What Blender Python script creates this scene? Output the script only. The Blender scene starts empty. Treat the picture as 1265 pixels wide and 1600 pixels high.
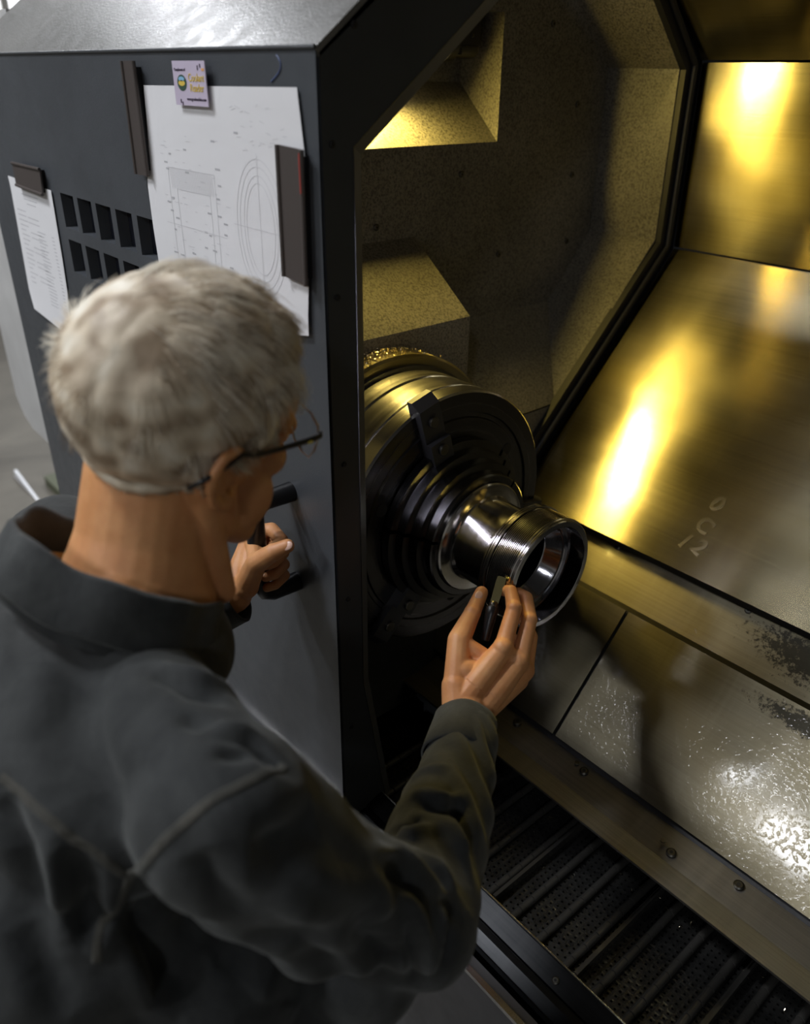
import bpy, bmesh, math, random
import numpy as np
from mathutils import Vector, Matrix, noise
from mathutils.bvhtree import BVHTree
random.seed(7); rng = np.random.default_rng(7)
PI = math.pi
scene = bpy.context.scene
COL = scene.collection

# ---------------- camera ----------------
cam_d = bpy.data.cameras.new('camera'); cam = bpy.data.objects.new('camera', cam_d); COL.objects.link(cam)
F = 1246.72
ROT = np.array([[0.64989425, 0.75994409, 0.01106537], [0.37302746, -0.30625562, -0.87581848], [-0.66218424, 0.57331709, -0.48251378]])
CAM = np.array([0, 0, 1.8])
cam_d.sensor_fit = 'VERTICAL'; cam_d.sensor_height = 36.0; cam_d.sensor_width = 36.0
cam_d.lens = F/1600*36
cam_d.clip_start = 0.02; cam_d.clip_end = 60
mw = Matrix.Identity(4)
for i in range(3):
    mw[i][0] = ROT[0][i]; mw[i][1] = -ROT[1][i]; mw[i][2] = -ROT[2][i]; mw[i][3] = CAM[i]
cam.matrix_world = mw
cam_d.dof.use_dof = True; cam_d.dof.focus_distance = 1.12; cam_d.dof.aperture_fstop = 3.2
scene.camera = cam

# ---------------- world, exposure ----------------
w = bpy.data.worlds.new('world'); scene.world = w; w.use_nodes = True
w.node_tree.nodes['Background'].inputs[0].default_value = (0.5, 0.55, 0.62, 1)
w.node_tree.nodes['Background'].inputs[1].default_value = 0.25
scene.view_settings.view_transform = 'Standard'; scene.view_settings.look = 'None'
scene.view_settings.exposure = 0.0; scene.view_settings.gamma = 1.0
scene.view_settings.use_curve_mapping = False

# ---------------- shop lights (above and behind the camera; lamp power lives in the fixtures' builder) ----------------
SHOP_W = 60.0          # watts per high-bay fixture
SHOP_COL = (0.93, 0.95, 1.0)
LAMP_W = 1.9           # machine work lamp, each of its two light windows
LAMP_COL = (1.0, 0.74, 0.17)
LAMP_Y = (.86, .94)
LED_W = .32            # added white strip light, unseen inside the door edge
LED_COL = (.80, .80, 1.0)
HIGH_BAYS = [(-1.85, -3.3), (-1.2, -3.8), (-3.6, -1.4), (-2.2, -1.0), (2.6, -3.6), (-5.5, 1.0), (-3.8, 2.6), (-1.6, 3.4)]

# ---------------- materials ----------------
def nt(name):
    m = bpy.data.materials.new(name); m.use_nodes = True
    t = m.node_tree; return m, t.nodes, t.links, t.nodes['Principled BSDF']
def ramp(N, L, fac, stops):
    r = N.new('ShaderNodeValToRGB'); L.new(fac, r.inputs[0])
    e = r.color_ramp.elements
    while len(e) > 1: e.remove(e[0])
    e[0].position = stops[0][0]; e[0].color = (*stops[0][1], 1) if len(stops[0][1]) == 3 else stops[0][1]
    for p, c in stops[1:]:
        x = e.new(p); x.color = (*c, 1) if len(c) == 3 else c
    return r.outputs[0]
def gr(v): return (v, v, v)
def obco(N, L, scale=(1, 1, 1), loc=(0, 0, 0), rot=(0, 0, 0), kind='Object'):
    tc = N.new('ShaderNodeTexCoord'); mp = N.new('ShaderNodeMapping')
    L.new(tc.outputs[kind], mp.inputs[0]); mp.inputs['Scale'].default_value = scale; mp.inputs['Location'].default_value = loc; mp.inputs['Rotation'].default_value = rot
    return mp.outputs[0]
def noi(N, L, co, scale, detail=3, rough=.5, dist=0):
    n = N.new('ShaderNodeTexNoise'); L.new(co, n.inputs['Vector']); n.inputs['Scale'].default_value = scale
    n.inputs['Detail'].default_value = detail; n.inputs['Roughness'].default_value = rough; n.inputs['Distortion'].default_value = dist
    return n.outputs[0]
def bump(N, L, b, h, strength=.3, dist=.001):
    x = N.new('ShaderNodeBump'); L.new(h, x.inputs['Height']); x.inputs['Strength'].default_value = strength; x.inputs['Distance'].default_value = dist
    prev = b.inputs['Normal'].links
    if prev: L.new(prev[0].from_socket, x.inputs['Normal'])
    L.new(x.outputs[0], b.inputs['Normal'])
def mixc(N, L, fac, a, c):
    m = N.new('ShaderNodeMix'); m.data_type = 'RGBA'
    if isinstance(fac, float): m.inputs[0].default_value = fac
    else: L.new(fac, m.inputs[0])
    for i, s in ((6, a), (7, c)):
        if isinstance(s, tuple): m.inputs[i].default_value = (*s, 1)
        else: L.new(s, m.inputs[i])
    return m.outputs[2]
def mth(N, L, op, a, b=None, c=None):
    m = N.new('ShaderNodeMath'); m.operation = op
    for i, s in enumerate((a, b, c)):
        if s is None: continue
        if isinstance(s, (int, float)): m.inputs[i].default_value = s
        else: L.new(s, m.inputs[i])
    return m.outputs[0]
def plain(name, col, rough=.5, metal=0.0, spec=.5, nscale=0, nstr=.1, emit=None, estr=0, var=0):
    m, N, L, b = nt(name)
    b.inputs['Base Color'].default_value = (*col, 1); b.inputs['Roughness'].default_value = rough; b.inputs['Metallic'].default_value = metal
    b.inputs['Specular IOR Level'].default_value = spec
    if var:
        co = obco(N, L); f = noi(N, L, co, 9, 4)
        L.new(ramp(N, L, f, [(.3, tuple(c*(1-var) for c in col)), (.7, tuple(min(1, c*(1+var)) for c in col))]), b.inputs['Base Color'])
    if nscale:
        co = obco(N, L); bump(N, L, b, noi(N, L, co, nscale, 2), nstr, .001)
    if emit:
        b.inputs['Emission Color'].default_value = (*emit, 1); b.inputs['Emission Strength'].default_value = estr
    return m
M = {}
def paint(name, col, rough=.42, bs=.35, scale=420):
    m, N, L, b = nt(name); co = obco(N, L)
    f = noi(N, L, co, 5, 4, .6)
    L.new(ramp(N, L, f, [(.3, tuple(c*.86 for c in col)), (.7, tuple(c*1.12 for c in col))]), b.inputs['Base Color'])
    f2 = noi(N, L, co, 40, 3)
    L.new(ramp(N, L, f2, [(.3, gr(rough-.05)), (.7, gr(rough+.06))]), b.inputs['Roughness'])
    bump(N, L, b, noi(N, L, co, scale, 2, .5), bs, .0006)
    return m
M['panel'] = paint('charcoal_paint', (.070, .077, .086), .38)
M['panel_dark'] = paint('shaded_edge_paint', (.030, .034, .037), .5, .2)  # door paint darkened: shade of the end face put into the colour
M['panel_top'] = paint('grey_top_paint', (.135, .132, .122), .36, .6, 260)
M['lip'] = paint('lip_paint', (.07, .075, .08), .4, .25)
M['skirt'] = paint('grey_skirt_paint', (.12, .12, .13), .42, .2)
M['lightgrey'] = paint('light_grey_paint', (.52, .52, .51), .45, .15)
M['rubber'] = plain('black_rubber', (.008, .008, .009), .5, nscale=200, nstr=.15)
M['blackplastic'] = plain('black_plastic', (.01, .01, .011), .35, nscale=300, nstr=.08)
M['chrome'] = plain('bright_edge', (.75, .74, .72), .22, 1.0, nscale=120, nstr=.05)
M['screw'] = plain('screw_steel', (.12, .115, .1), .35, 1.0, nscale=200, nstr=.1)
M['void'] = plain('dark_inside', (.006, .006, .006), .7, nscale=60, nstr=.1)

def enamel(name, c0, c1):
    m, N, L, b = nt(name); co = obco(N, L)
    f = noi(N, L, co, 260, 3, .7); g = noi(N, L, co, 6, 4, .6)
    base = mixc(N, L, ramp(N, L, g, [(.35, gr(0)), (.7, gr(1))]), c0, c1)
    spk = ramp(N, L, f, [(.38, gr(.35)), (.5, gr(.9)), (.62, gr(1.15))])
    mm = N.new('ShaderNodeMix'); mm.data_type = 'RGBA'; mm.blend_type = 'MULTIPLY'; mm.inputs[0].default_value = 1
    L.new(base, mm.inputs[6]); L.new(spk, mm.inputs[7])
    v = N.new('ShaderNodeTexVoronoi'); L.new(co, v.inputs['Vector']); v.inputs['Scale'].default_value = 60
    dots = ramp(N, L, v.outputs['Distance'], [(.05, gr(.25)), (.09, gr(1))])
    m2 = N.new('ShaderNodeMix'); m2.data_type = 'RGBA'; m2.blend_type = 'MULTIPLY'; m2.inputs[0].default_value = .8
    L.new(mm.outputs[2], m2.inputs[6]); L.new(dots, m2.inputs[7])
    L.new(m2.outputs[2], b.inputs['Base Color'])
    b.inputs['Roughness'].default_value = .42; b.inputs['Specular IOR Level'].default_value = .5
    bump(N, L, b, noi(N, L, co, 150, 4, .6), .5, .0007)
    return m
M['enamel'] = enamel('speckled_enamel', (.115, .107, .086), (.165, .153, .125))

def brushed(name, c0, c1, rough, stain=None, aniso=.84, sx=3, drops=0, grime=None, bstr=.12):
    """sheet steel brushed along X; optional yellow stain patches, drops, black grime"""
    m, N, L, b = nt(name); co = obco(N, L)
    b.inputs['Metallic'].default_value = 1.0
    lines = noi(N, L, obco(N, L, (sx, 260, 260)), 1, 3, .65)
    big = noi(N, L, obco(N, L, (1.2, 5, 5)), 1.6, 3, .5, .3)
    col = ramp(N, L, big, [(.3, c0), (.68, c1)])
    col = mixc(N, L, ramp(N, L, lines, [(.3, gr(.0)), (.75, gr(.55))]), col, tuple(x*.62 for x in c0))
    # wipe marks running down the slope (along Y/Z), broad and soft
    wipe = noi(N, L, obco(N, L, (16, 1.2, 1.2)), 1, 4, .6, .4)
    col = mixc(N, L, ramp(N, L, wipe, [(.45, gr(0)), (.75, gr(.45))]), col, tuple(min(1, x*1.25) for x in c1))
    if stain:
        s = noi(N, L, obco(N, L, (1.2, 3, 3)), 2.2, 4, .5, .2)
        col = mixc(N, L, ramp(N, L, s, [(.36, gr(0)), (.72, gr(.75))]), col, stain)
    if grime:   # (centre, radii, colour): black flecked deposit with a shape of its own
        for (cx, cy, cz), rad in [((c[0]+.5, c[1]-1.0, c[2]), r) for c, r in grime]:
            mp = obco(N, L, tuple(1/r for r in rad), tuple(-c/r for c, r in zip((cx, cy, cz), rad)))
            g = N.new('ShaderNodeTexGradient'); g.gradient_type = 'SPHERICAL'; L.new(mp, g.inputs[0])
            n = noi(N, L, co, 120, 5, .8)
            f = mth(N, L, 'ADD', mth(N, L, 'MULTIPLY', g.outputs[1], .62), n)
            col = mixc(N, L, ramp(N, L, f, [(.80, gr(0)), (.90, gr(.9))]), col, (.025, .024, .02))
    L.new(col, b.inputs['Base Color'])
    rr = ramp(N, L, noi(N, L, co, 4, 2, .5), [(.3, gr(max(.05, rough-.05))), (.7, gr(rough+.07))])
    L.new(rr, b.inputs['Roughness'])
    b.inputs['Anisotropic'].default_value = aniso
    tn = N.new('ShaderNodeCombineXYZ'); tn.inputs[1].default_value = .3; tn.inputs[2].default_value = 1.0; L.new(tn.outputs[0], b.inputs['Tangent'])
    bump(N, L, b, lines, bstr, .0006)
    bump(N, L, b, noi(N, L, obco(N, L, (2.5, 3, 3)), 1.5, 2), .15, .012)
    if drops:
        dm = ramp(N, L, noi(N, L, co, 4, 3), [(.3, gr(.15)), (.7, gr(1))])
        h = mth(N, L, 'MULTIPLY', ramp(N, L, noi(N, L, co, 170, 2), [(.5, gr(0)), (.72, gr(1))]), dm)
        bb = N.new('ShaderNodeBump'); L.new(h, bb.inputs['Height']); bb.inputs['Strength'].default_value = drops; bb.inputs['Distance'].default_value = .0006
        L.new(bb.outputs[0], b.inputs['Coat Normal'])
        b.inputs['Coat Weight'].default_value = min(1, drops*1.5); b.inputs['Coat Roughness'].default_value = .09
    return m
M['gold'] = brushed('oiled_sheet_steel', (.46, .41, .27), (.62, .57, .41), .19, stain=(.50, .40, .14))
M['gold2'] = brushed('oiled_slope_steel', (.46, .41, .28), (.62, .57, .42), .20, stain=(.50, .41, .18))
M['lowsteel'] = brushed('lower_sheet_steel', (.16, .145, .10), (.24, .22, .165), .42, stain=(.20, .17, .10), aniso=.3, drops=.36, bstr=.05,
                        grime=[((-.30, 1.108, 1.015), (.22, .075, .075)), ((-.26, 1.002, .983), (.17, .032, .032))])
M['ledge'] = brushed('ledge_steel', (.20, .19, .175), (.28, .27, .24), .45, aniso=.2, drops=.25, bstr=.05)
M['blacksteel'] = brushed('black_rail_steel', (.035, .037, .04), (.055, .056, .058), .32, aniso=.2, bstr=.05)
def turned(name, c, rough, bstr=.2, rings=900, aniso=.6):
    """turned steel: concentric tool marks about the spindle axis (object X)"""
    m, N, L, b = nt(name); b.inputs['Metallic'].default_value = 1
    tc = N.new('ShaderNodeTexCoord'); sp = N.new('ShaderNodeSeparateXYZ'); L.new(tc.outputs['Object'], sp.inputs[0])
    r = mth(N, L, 'SQRT', mth(N, L, 'ADD', mth(N, L, 'MULTIPLY', sp.outputs[1], sp.outputs[1]), mth(N, L, 'MULTIPLY', sp.outputs[2], sp.outputs[2])))
    cb = N.new('ShaderNodeCombineXYZ'); L.new(sp.outputs[0], cb.inputs[0]); L.new(r, cb.inputs[1])
    f = noi(N, L, cb.outputs[0], rings, 2, .6); g = noi(N, L, cb.outputs[0], rings/14, 2, .6)
    L.new(ramp(N, L, g, [(.3, tuple(x*.93 for x in c)), (.7, tuple(min(1, x*1.05) for x in c))]), b.inputs['Base Color'])
    L.new(ramp(N, L, g, [(.3, gr(rough*.85)), (.7, gr(rough*1.2))]), b.inputs['Roughness'])
    bump(N, L, b, f, bstr, .00015)
    return m
M['chuck'] = turned('turned_chuck_steel', (.62, .60, .56), .2)
M['chuckface'] = turned('dark_chuck_face', (.085, .082, .085), .25, .3)
M['jaw'] = turned('jaw_steel', (.11, .108, .11), .22, .2)
M['masterjaw'] = plain('black_oxide_jaw', (.022, .022, .023), .45, .1, nscale=120, nstr=.1)
M['part'] = turned('polished_steel', (.62, .60, .58), .13, .12, 1400)
M['part_bore'] = turned('polished_bore_steel', (.5, .5, .54), .12, .1, 1400)

def belt_mat():
    m, N, L, b = nt('oily_belt_steel'); co = obco(N, L, kind='Generated')
    co = obco(N, L)
    f = noi(N, L, co, 40, 4, .6)
    L.new(ramp(N, L, f, [(.3, (.022, .022, .022)), (.7, (.055, .055, .052))]), b.inputs['Base Color'])
    L.new(ramp(N, L, noi(N, L, co, 25, 3), [(.35, gr(.16)), (.65, gr(.4))]), b.inputs['Roughness'])
    b.inputs['Metallic'].default_value = .5; bump(N, L, b, noi(N, L, co, 300, 3), .25, .0008)
    return m
M['belt'] = belt_mat()
M['rod'] = plain('belt_hinge_steel', (.09, .087, .08), .24, .5, nscale=120, nstr=.25)

# ---------------- mesh helpers ----------------
def newbm(): return bmesh.new()
def add_box(bm, lo, hi):
    vs = [bm.verts.new((x, y, z)) for x in (lo[0], hi[0]) for y in (lo[1], hi[1]) for z in (lo[2], hi[2])]
    for f in ((0, 1, 3, 2), (4, 6, 7, 5), (0, 4, 5, 1), (2, 3, 7, 6), (0, 2, 6, 4), (1, 5, 7, 3)): bm.faces.new([vs[i] for i in f])
    return vs
def add_prism_x(bm, prof, x0, x1):
    """extrude a YZ polygon along X"""
    a = [bm.verts.new((x0, y, z)) for y, z in prof]; b = [bm.verts.new((x1, y, z)) for y, z in prof]
    n = len(prof); bm.faces.new(a); bm.faces.new(b[::-1])
    for i in range(n): bm.faces.new([a[i], b[i], b[(i+1) % n], a[(i+1) % n]])
def add_slab(bm, p, q, th, x0, x1):
    """sheet following the YZ segment p-q; th is its thickness away from the cutting space"""
    d = Vector((q[0]-p[0], q[1]-p[1])); d.normalize(); n = Vector((-d.y, d.x))*th
    add_prism_x(bm, [p, q, (q[0]+n.x, q[1]+n.y), (p[0]+n.x, p[1]+n.y)], x0, x1)
def add_poly_slab(bm, pts, nrm, th):
    """polygon given by 3D points, thickened along nrm"""
    n = Vector(nrm).normalized()*th
    a = [bm.verts.new(p) for p in pts]; b = [bm.verts.new(Vector(p)+n) for p in pts]
    k = len(pts); bm.faces.new(a); bm.faces.new(b[::-1])
    for i in range(k): bm.faces.new([a[i], b[i], b[(i+1) % k], a[(i+1) % k]])
def basis(d):
    d = Vector(d).normalized(); u = d.orthogonal().normalized(); return d, u, d.cross(u)
def add_tube(bm, pts, rad, seg=10, caps=True, flat=1.0):
    """tube along points with radius or list of radii"""
    pts = [Vector(p) for p in pts]; n = len(pts)
    rad = [rad]*n if isinstance(rad, (int, float)) else rad
    prev = None; rings = []
    for i, p in enumerate(pts):
        t = (pts[min(i+1, n-1)]-pts[max(i-1, 0)]).normalized()
        u = t.orthogonal().normalized() if prev is None else (prev - t*prev.dot(t)).normalized()
        prev = u; v = t.cross(u)
        rings.append([bm.verts.new(p + (u*math.cos(2*PI*k/seg) + v*math.sin(2*PI*k/seg)*flat)*rad[i]) for k in range(seg)])
    for i in range(n-1):
        for k in range(seg): bm.faces.new([rings[i][k], rings[i][(k+1) % seg], rings[i+1][(k+1) % seg], rings[i+1][k]])
    if caps: bm.faces.new(rings[0][::-1]); bm.faces.new(rings[-1])
def add_rev_x(bm, prof, c=(0, 0), seg=96, a0=0, a1=2*PI, close=False):
    """revolve (x, r) profile about the X axis through Y,Z = c"""
    full = abs(a1-a0-2*PI) < 1e-6; n = seg if full else seg+1; rings = []
    for k in range(n):
        a = a0+(a1-a0)*k/seg
        rings.append([bm.verts.new((x, c[0]+r*math.cos(a), c[1]+r*math.sin(a))) for x, r in prof])
    m = len(prof)
    for k in range(seg):
        A, B = rings[k], rings[(k+1) % n]
        for i in range(m if close else m-1): bm.faces.new([A[i], B[i], B[(i+1) % m], A[(i+1) % m]])
    if not full and close: bm.faces.new(rings[0]); bm.faces.new(rings[-1][::-1])
def bevel(bm, w, seg=2, ang=.5):
    e = [x for x in bm.edges if len(x.link_faces) == 2 and x.calc_face_angle(0) > ang]
    bmesh.ops.bevel(bm, geom=e, offset=w, segments=seg, profile=.5, affect='EDGES')
def wloc(o):
    v = Vector((0, 0, 0))
    while o: v += o.location; o = o.parent
    return v
def obj(name, bm, mat, parent=None, loc=None, smooth=False, mesh=None, recalc=True):
    """link one mesh object; bm is in world coordinates, loc (world) becomes the origin"""
    loc = Vector(loc) if loc is not None else (wloc(parent) if parent else Vector((0, 0, 0)))
    if mesh is None:
        if recalc: bmesh.ops.recalc_face_normals(bm, faces=bm.faces[:])
        bmesh.ops.translate(bm, verts=bm.verts[:], vec=-loc)
        me = bpy.data.meshes.new(name); bm.to_mesh(me); bm.free()
        if smooth:
            me.polygons.foreach_set('use_smooth', [True]*len(me.polygons))
            if smooth != 'all': me.set_sharp_from_angle(angle=.6)
        for x in (mat if isinstance(mat, (list, tuple)) else [mat]): me.materials.append(x)
    else: me = mesh
    o = bpy.data.objects.new(name, me); COL.objects.link(o)
    o.location = loc - (wloc(parent) if parent else Vector((0, 0, 0)))
    if parent: o.parent = parent
    return o
def tag(o, label, cat, group=None):
    o['label'] = label; o['category'] = cat
    if group: o['group'] = group
    return o
def thing(name, label, cat, loc=(0, 0, 0), group=None):
    o = bpy.data.objects.new(name, None); COL.objects.link(o); o.location = loc; o.empty_display_size = .05
    return tag(o, label, cat, group)
def struct(name, bm, mat, smooth=False):
    o = obj(name, bm, mat, smooth=smooth); o['kind'] = 'structure'; return o
def lab(o, s): o['label'] = s; return o
# =====================================================================
# the shop
# =====================================================================
def concrete(name, c0, c1):
    m, N, L, b = nt(name); co = obco(N, L)
    L.new(ramp(N, L, noi(N, L, co, 1.3, 8, .68, .6), [(.32, c0), (.68, c1)]), b.inputs['Base Color'])
    b.inputs['Roughness'].default_value = .45; bump(N, L, b, noi(N, L, co, 30, 5), .2, .004); return m
bm = newbm(); add_box(bm, (-10, -6, -.1), (5, 8, 0)); struct('floor', bm, concrete('worn_concrete', (.075, .068, .055), (.17, .155, .125)))
wallm = plain('shop_wall_paint', (.30, .285, .25), .7, nscale=20, nstr=.15, var=.12)
for nm, lo, hi in (('wall_left', (-10.1, -6, 0), (-10, 8, 5.2)), ('wall_right', (5, -6, 0), (5.1, 8, 5.2)),
                   ('wall_back', (-10, 8, 0), (5, 8.1, 5.2)), ('wall_front', (-10, -6.1, 0), (5, -6, 5.2))):
    bm = newbm(); add_box(bm, lo, hi); struct(nm, bm, wallm)
bm = newbm(); add_box(bm, (-10, -6, 5.2), (5, 8, 5.3)); struct('ceiling', bm, plain('ceiling_paint', (.14, .14, .14), .8, nscale=10, nstr=.1))
# daylight window high on the far left wall
bm = newbm()
for a, b in (((-9.99, 1.6, 2.2), (-9.93, 1.7, 3.9)), ((-9.99, 4.6, 2.2), (-9.93, 4.7, 3.9)), ((-9.99, 1.7, 2.2), (-9.93, 4.6, 2.3)), ((-9.99, 1.7, 3.8), (-9.93, 4.6, 3.9)), ((-9.99, 3.1, 2.3), (-9.93, 3.18, 3.8))): add_box(bm, a, b)
wi = struct('window_1', bm, plain('window_frame_paint', (.5, .48, .44), .5, nscale=20, nstr=.1))
bm = newbm(); add_box(bm, (-9.985, 1.7, 2.3), (-9.97, 4.6, 3.8))
obj('pane', bm, plain('daylit_glass', (.6, .6, .6), .2, emit=(.95, .97, 1), estr=2.2, nscale=5, nstr=.02), wi)

em = plain('high_bay_diffuser', (.9, .9, .9), .4, emit=(.93, .95, 1), estr=14, nscale=5, nstr=.02)
def high_bay(x, y, where, z=4.6):
    t = thing('high_bay_light', 'round ceiling lamp ' + where, 'ceiling light', (x, y, z), 'high bay lamps on the ceiling')
    bm = newbm(); P = [(0, .0), (.0, .30), (.05, .30), (.11, .20), (.2, .08), (.26, .06), (.27, 0)]
    rings = []
    for k in range(28):
        a = 2*PI*k/28; rings.append([bm.verts.new((x+r*math.cos(a), y+r*math.sin(a), z+h+.02)) for h, r in P[1:]])
    for k in range(28):
        for i in range(len(P)-2): bm.faces.new([rings[k][i], rings[(k+1) % 28][i], rings[(k+1) % 28][i+1], rings[k][i+1]])
    obj('lamp_housing', bm, M['blackplastic'], t, smooth=True)
    bm = newbm(); bmesh.ops.create_cone(bm, cap_ends=True, segments=28, radius1=.27, radius2=.29, depth=.02, matrix=Matrix.Translation((x, y, z+.01)))
    obj('diffuser', bm, em, t)
    bm = newbm(); add_tube(bm, [(x, y, z+.28), (x, y, 5.2)], .008, 8); obj('hanger', bm, M['screw'], t)
    l = bpy.data.lights.new('high_bay_lamp', 'AREA'); l.shape = 'DISK'; l.size = .5; l.energy = SHOP_W*(.62 if y < -3 else 1.05); l.color = SHOP_COL
    lo = bpy.data.objects.new('high_bay_lamp', l); COL.objects.link(lo); lo.parent = t; lo.location = (0, 0, -.012)
WHERE = ('behind the man, left one of the close pair', 'behind the man, right one of the close pair', 'in front of the small printed sheet', 'above the engineering drawing', 'far to the right behind the camera',
         'nearest the daylit window', 'over the floor beyond the light grey side cover', 'above the rear of the lathe')
for (x, y), wh in zip(HIGH_BAYS, WHERE): high_bay(x, y, wh)

# =====================================================================
# the lathe
# =====================================================================
LX = -.95      # plane of the black gasket
WX = -1.11     # headstock bulkhead
LA = thing('lathe', 'dark grey machine tool cabinet open to a yellow lit steel cutting chamber', 'machine', (-.5, 1.0, 0))
XR = .95       # right end of the chamber

# ---- sliding door: front sheet with slots, sloped top, end profile ----
DX0, DX1, DY, DZ0, DZ1 = -1.89, -.715, .5, .757, 1.82
def slots():
    out = []
    for row, (z0, z1) in enumerate(((1.558, 1.614), (1.482, 1.538))):
        for i in range(9): out.append((-1.487+i*.0765, -1.487+i*.0765+.058, z0, z1))
    return [s for s in out if s[1] < -1.03]
SL = slots()
bm = newbm()
xs = sorted({DX0, DX1} | {a for s in SL for a in s[:2]}); zs = sorted({DZ0, DZ1} | {a for s in SL for a in s[2:]})
for (y, flip) in ((DY, 0), (DY+.004, 1)):
    V = {(x, z): bm.verts.new((x, y, z)) for x in xs for z in zs}
    for i in range(len(xs)-1):
        for j in range(len(zs)-1):
            cx, cz = (xs[i]+xs[i+1])/2, (zs[j]+zs[j+1])/2
            if any(s[0] < cx < s[1] and s[2] < cz < s[3] for s in SL): continue
            bm.faces.new([V[xs[i], zs[j]], V[xs[i+1], zs[j]], V[xs[i+1], zs[j+1]], V[xs[i], zs[j+1]]])
bmesh.ops.remove_doubles(bm, verts=bm.verts[:], dist=1e-6)
es = [e for e in bm.edges if e.is_boundary]
bmesh.ops.bridge_loops
# side walls of slots
for s in SL:
    for (a, b) in (((s[0], s[2]), (s[1], s[2])), ((s[1], s[2]), (s[1], s[3])), ((s[1], s[3]), (s[0], s[3])), ((s[0], s[3]), (s[0], s[2]))):
        bm.faces.new([bm.verts.new((a[0], DY, a[1])), bm.verts.new((b[0], DY, b[1])), bm.verts.new((b[0], DY+.02, b[1])), bm.verts.new((a[0], DY+.02, a[1]))])
DOOR = obj('sliding_door', bm, M['panel'], LA, recalc=False)
lab(DOOR, 'charcoal painted sliding door sheet with two rows of slots')
glass = plain('smoked_pane', (.012, .014, .022), .12, spec=.8, nscale=6, nstr=.05)
for s in SL:
    bm = newbm(); add_box(bm, (s[0]-.002, DY+.018, s[2]-.002), (s[1]+.002, DY+.022, s[3]+.002)); obj('pane', bm, glass, DOOR)
slope = math.tan(math.radians(37)); TY = .92; TZ = DZ1+(TY-DY)*slope
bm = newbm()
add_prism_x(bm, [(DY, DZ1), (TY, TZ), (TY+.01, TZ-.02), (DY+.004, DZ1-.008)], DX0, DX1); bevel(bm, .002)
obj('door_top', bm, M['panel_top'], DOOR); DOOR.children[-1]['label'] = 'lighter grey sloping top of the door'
# thin bright crease along the top edge
bm = newbm(); add_tube(bm, [(DX0, DY-.0005, DZ1+.0005), (DX1, DY-.0005, DZ1+.0005)], .0022, 8)
obj('door_crease', bm, M['lip'], DOOR, smooth=True)
def inner(y): return 1.732+(y-.543)*.761
outer = [(DY+.0045, DZ0), (DY+.0045, DZ1-.004), (TY, TZ-.006)]
inn = [(TY, inner(TY)), (.543, 1.732), (.543, 1.02), (.585, .757)]
bm = newbm(); add_prism_x(bm, outer+inn, DX1-.03, DX1); bevel(bm, .003)
END = obj('end_frame', bm, M['panel_dark'], DOOR, smooth=True)
inn2 = [(.585+.014, .757), (.543+.014, 1.022), (.543+.014, 1.724), (TY, inner(TY)-.02)]
bm = newbm(); p3 = [(y, z) for y, z in inn]+[(y, z) for y, z in inn2]
a = [bm.verts.new((DX1+.001, y, z)) for y, z in inn]; b = [bm.verts.new((DX1-.006, y, z)) for y, z in inn2[::-1]]; c = [bm.verts.new((DX1-.04, y, z)) for y, z in inn2[::-1]]
for i in range(3): bm.faces.new([a[i], a[i+1], b[i+1], b[i]]); bm.faces.new([b[i], b[i+1], c[i+1], c[i]])
obj('door_lip', bm, M['lip'], DOOR)
# the liner that closes the door from inside
bm = newbm(); add_prism_x(bm, [(.53, .76), (.53, 1.80), (.535, 1.80), (.535, .76)], DX0, DX1-.035); obj('door_liner', bm, M['void'], DOOR)
def screw(x, y, z, nrm, r, parent, mat=None, name='screw'):
    d, u, v = basis(nrm); bm = newbm(); c = Vector((x, y, z))
    add_tube(bm, [c-d*.002, c+d*r*.35, c+d*r*.55], [r, r, r*.72], 14)
    o = obj(name, bm, mat or M['screw'], parent, smooth=True)
    bm = newbm(); add_tube(bm, [c+d*r*.3, c+d*r*.57], r*.38, 6); obj('socket', bm, M['void'], o) if parent.parent is None else bm.free()
    return o
for y, z in ((.546, 1.840), (.516, 1.736), (.517, 1.583), (.52, 1.38), (.52, 1.18), (.52, .95)): screw(DX1, y, z, (1, 0, 0), .0035, DOOR, M['void'])
# handle
HX = -.808
bm = newbm()
hp = [(HX, .505, 1.312), (HX, .460, 1.312), (HX, .449, 1.308), (HX, .442, 1.296), (HX, .442, 1.19), (HX, .449, 1.175), (HX, .460, 1.170), (HX, .505, 1.170)]
add_tube(bm, hp, [.014, .0125, .0125, .0125, .0125, .0125, .0125, .014], 16)
HAN = obj('handle', bm, M['blackplastic'], DOOR, smooth=True)
lab(HAN, 'black pull handle of the door')

# added slim strip light, hidden by the door edge; gives the ring its bright line
bm = newbm(); add_box(bm, (-.80, .5352, 1.28), (-.778, .541, 1.66)); bevel(bm, .002); LS = obj('added_strip_light', bm, M['blackplastic'], DOOR)
bm = newbm(); add_box(bm, (-.795, .541, 1.29), (-.783, .5425, 1.65)); obj('added_strip_diffuser', bm, plain('added_strip_diffuser', (.8, .8, .85), .4, emit=LED_COL, estr=6, nscale=5, nstr=.02), LS)
l = bpy.data.lights.new('added_strip_lamp', 'AREA'); l.shape = 'RECTANGLE'; l.size = .012; l.size_y = .36; l.energy = LED_W; l.color = LED_COL
lo = bpy.data.objects.new('added_strip_lamp', l); COL.objects.link(lo); lo.parent = LS; lo.location = Vector((-.786, .5445, 1.47))-wloc(LS)
zz = -Vector((.62, .78, -.05)).normalized(); yy_ = (Vector((0, 0, 1))-zz*zz.z).normalized(); xx = yy_.cross(zz)
lo.rotation_euler = Matrix((xx, yy_, zz)).transposed().to_euler()

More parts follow.
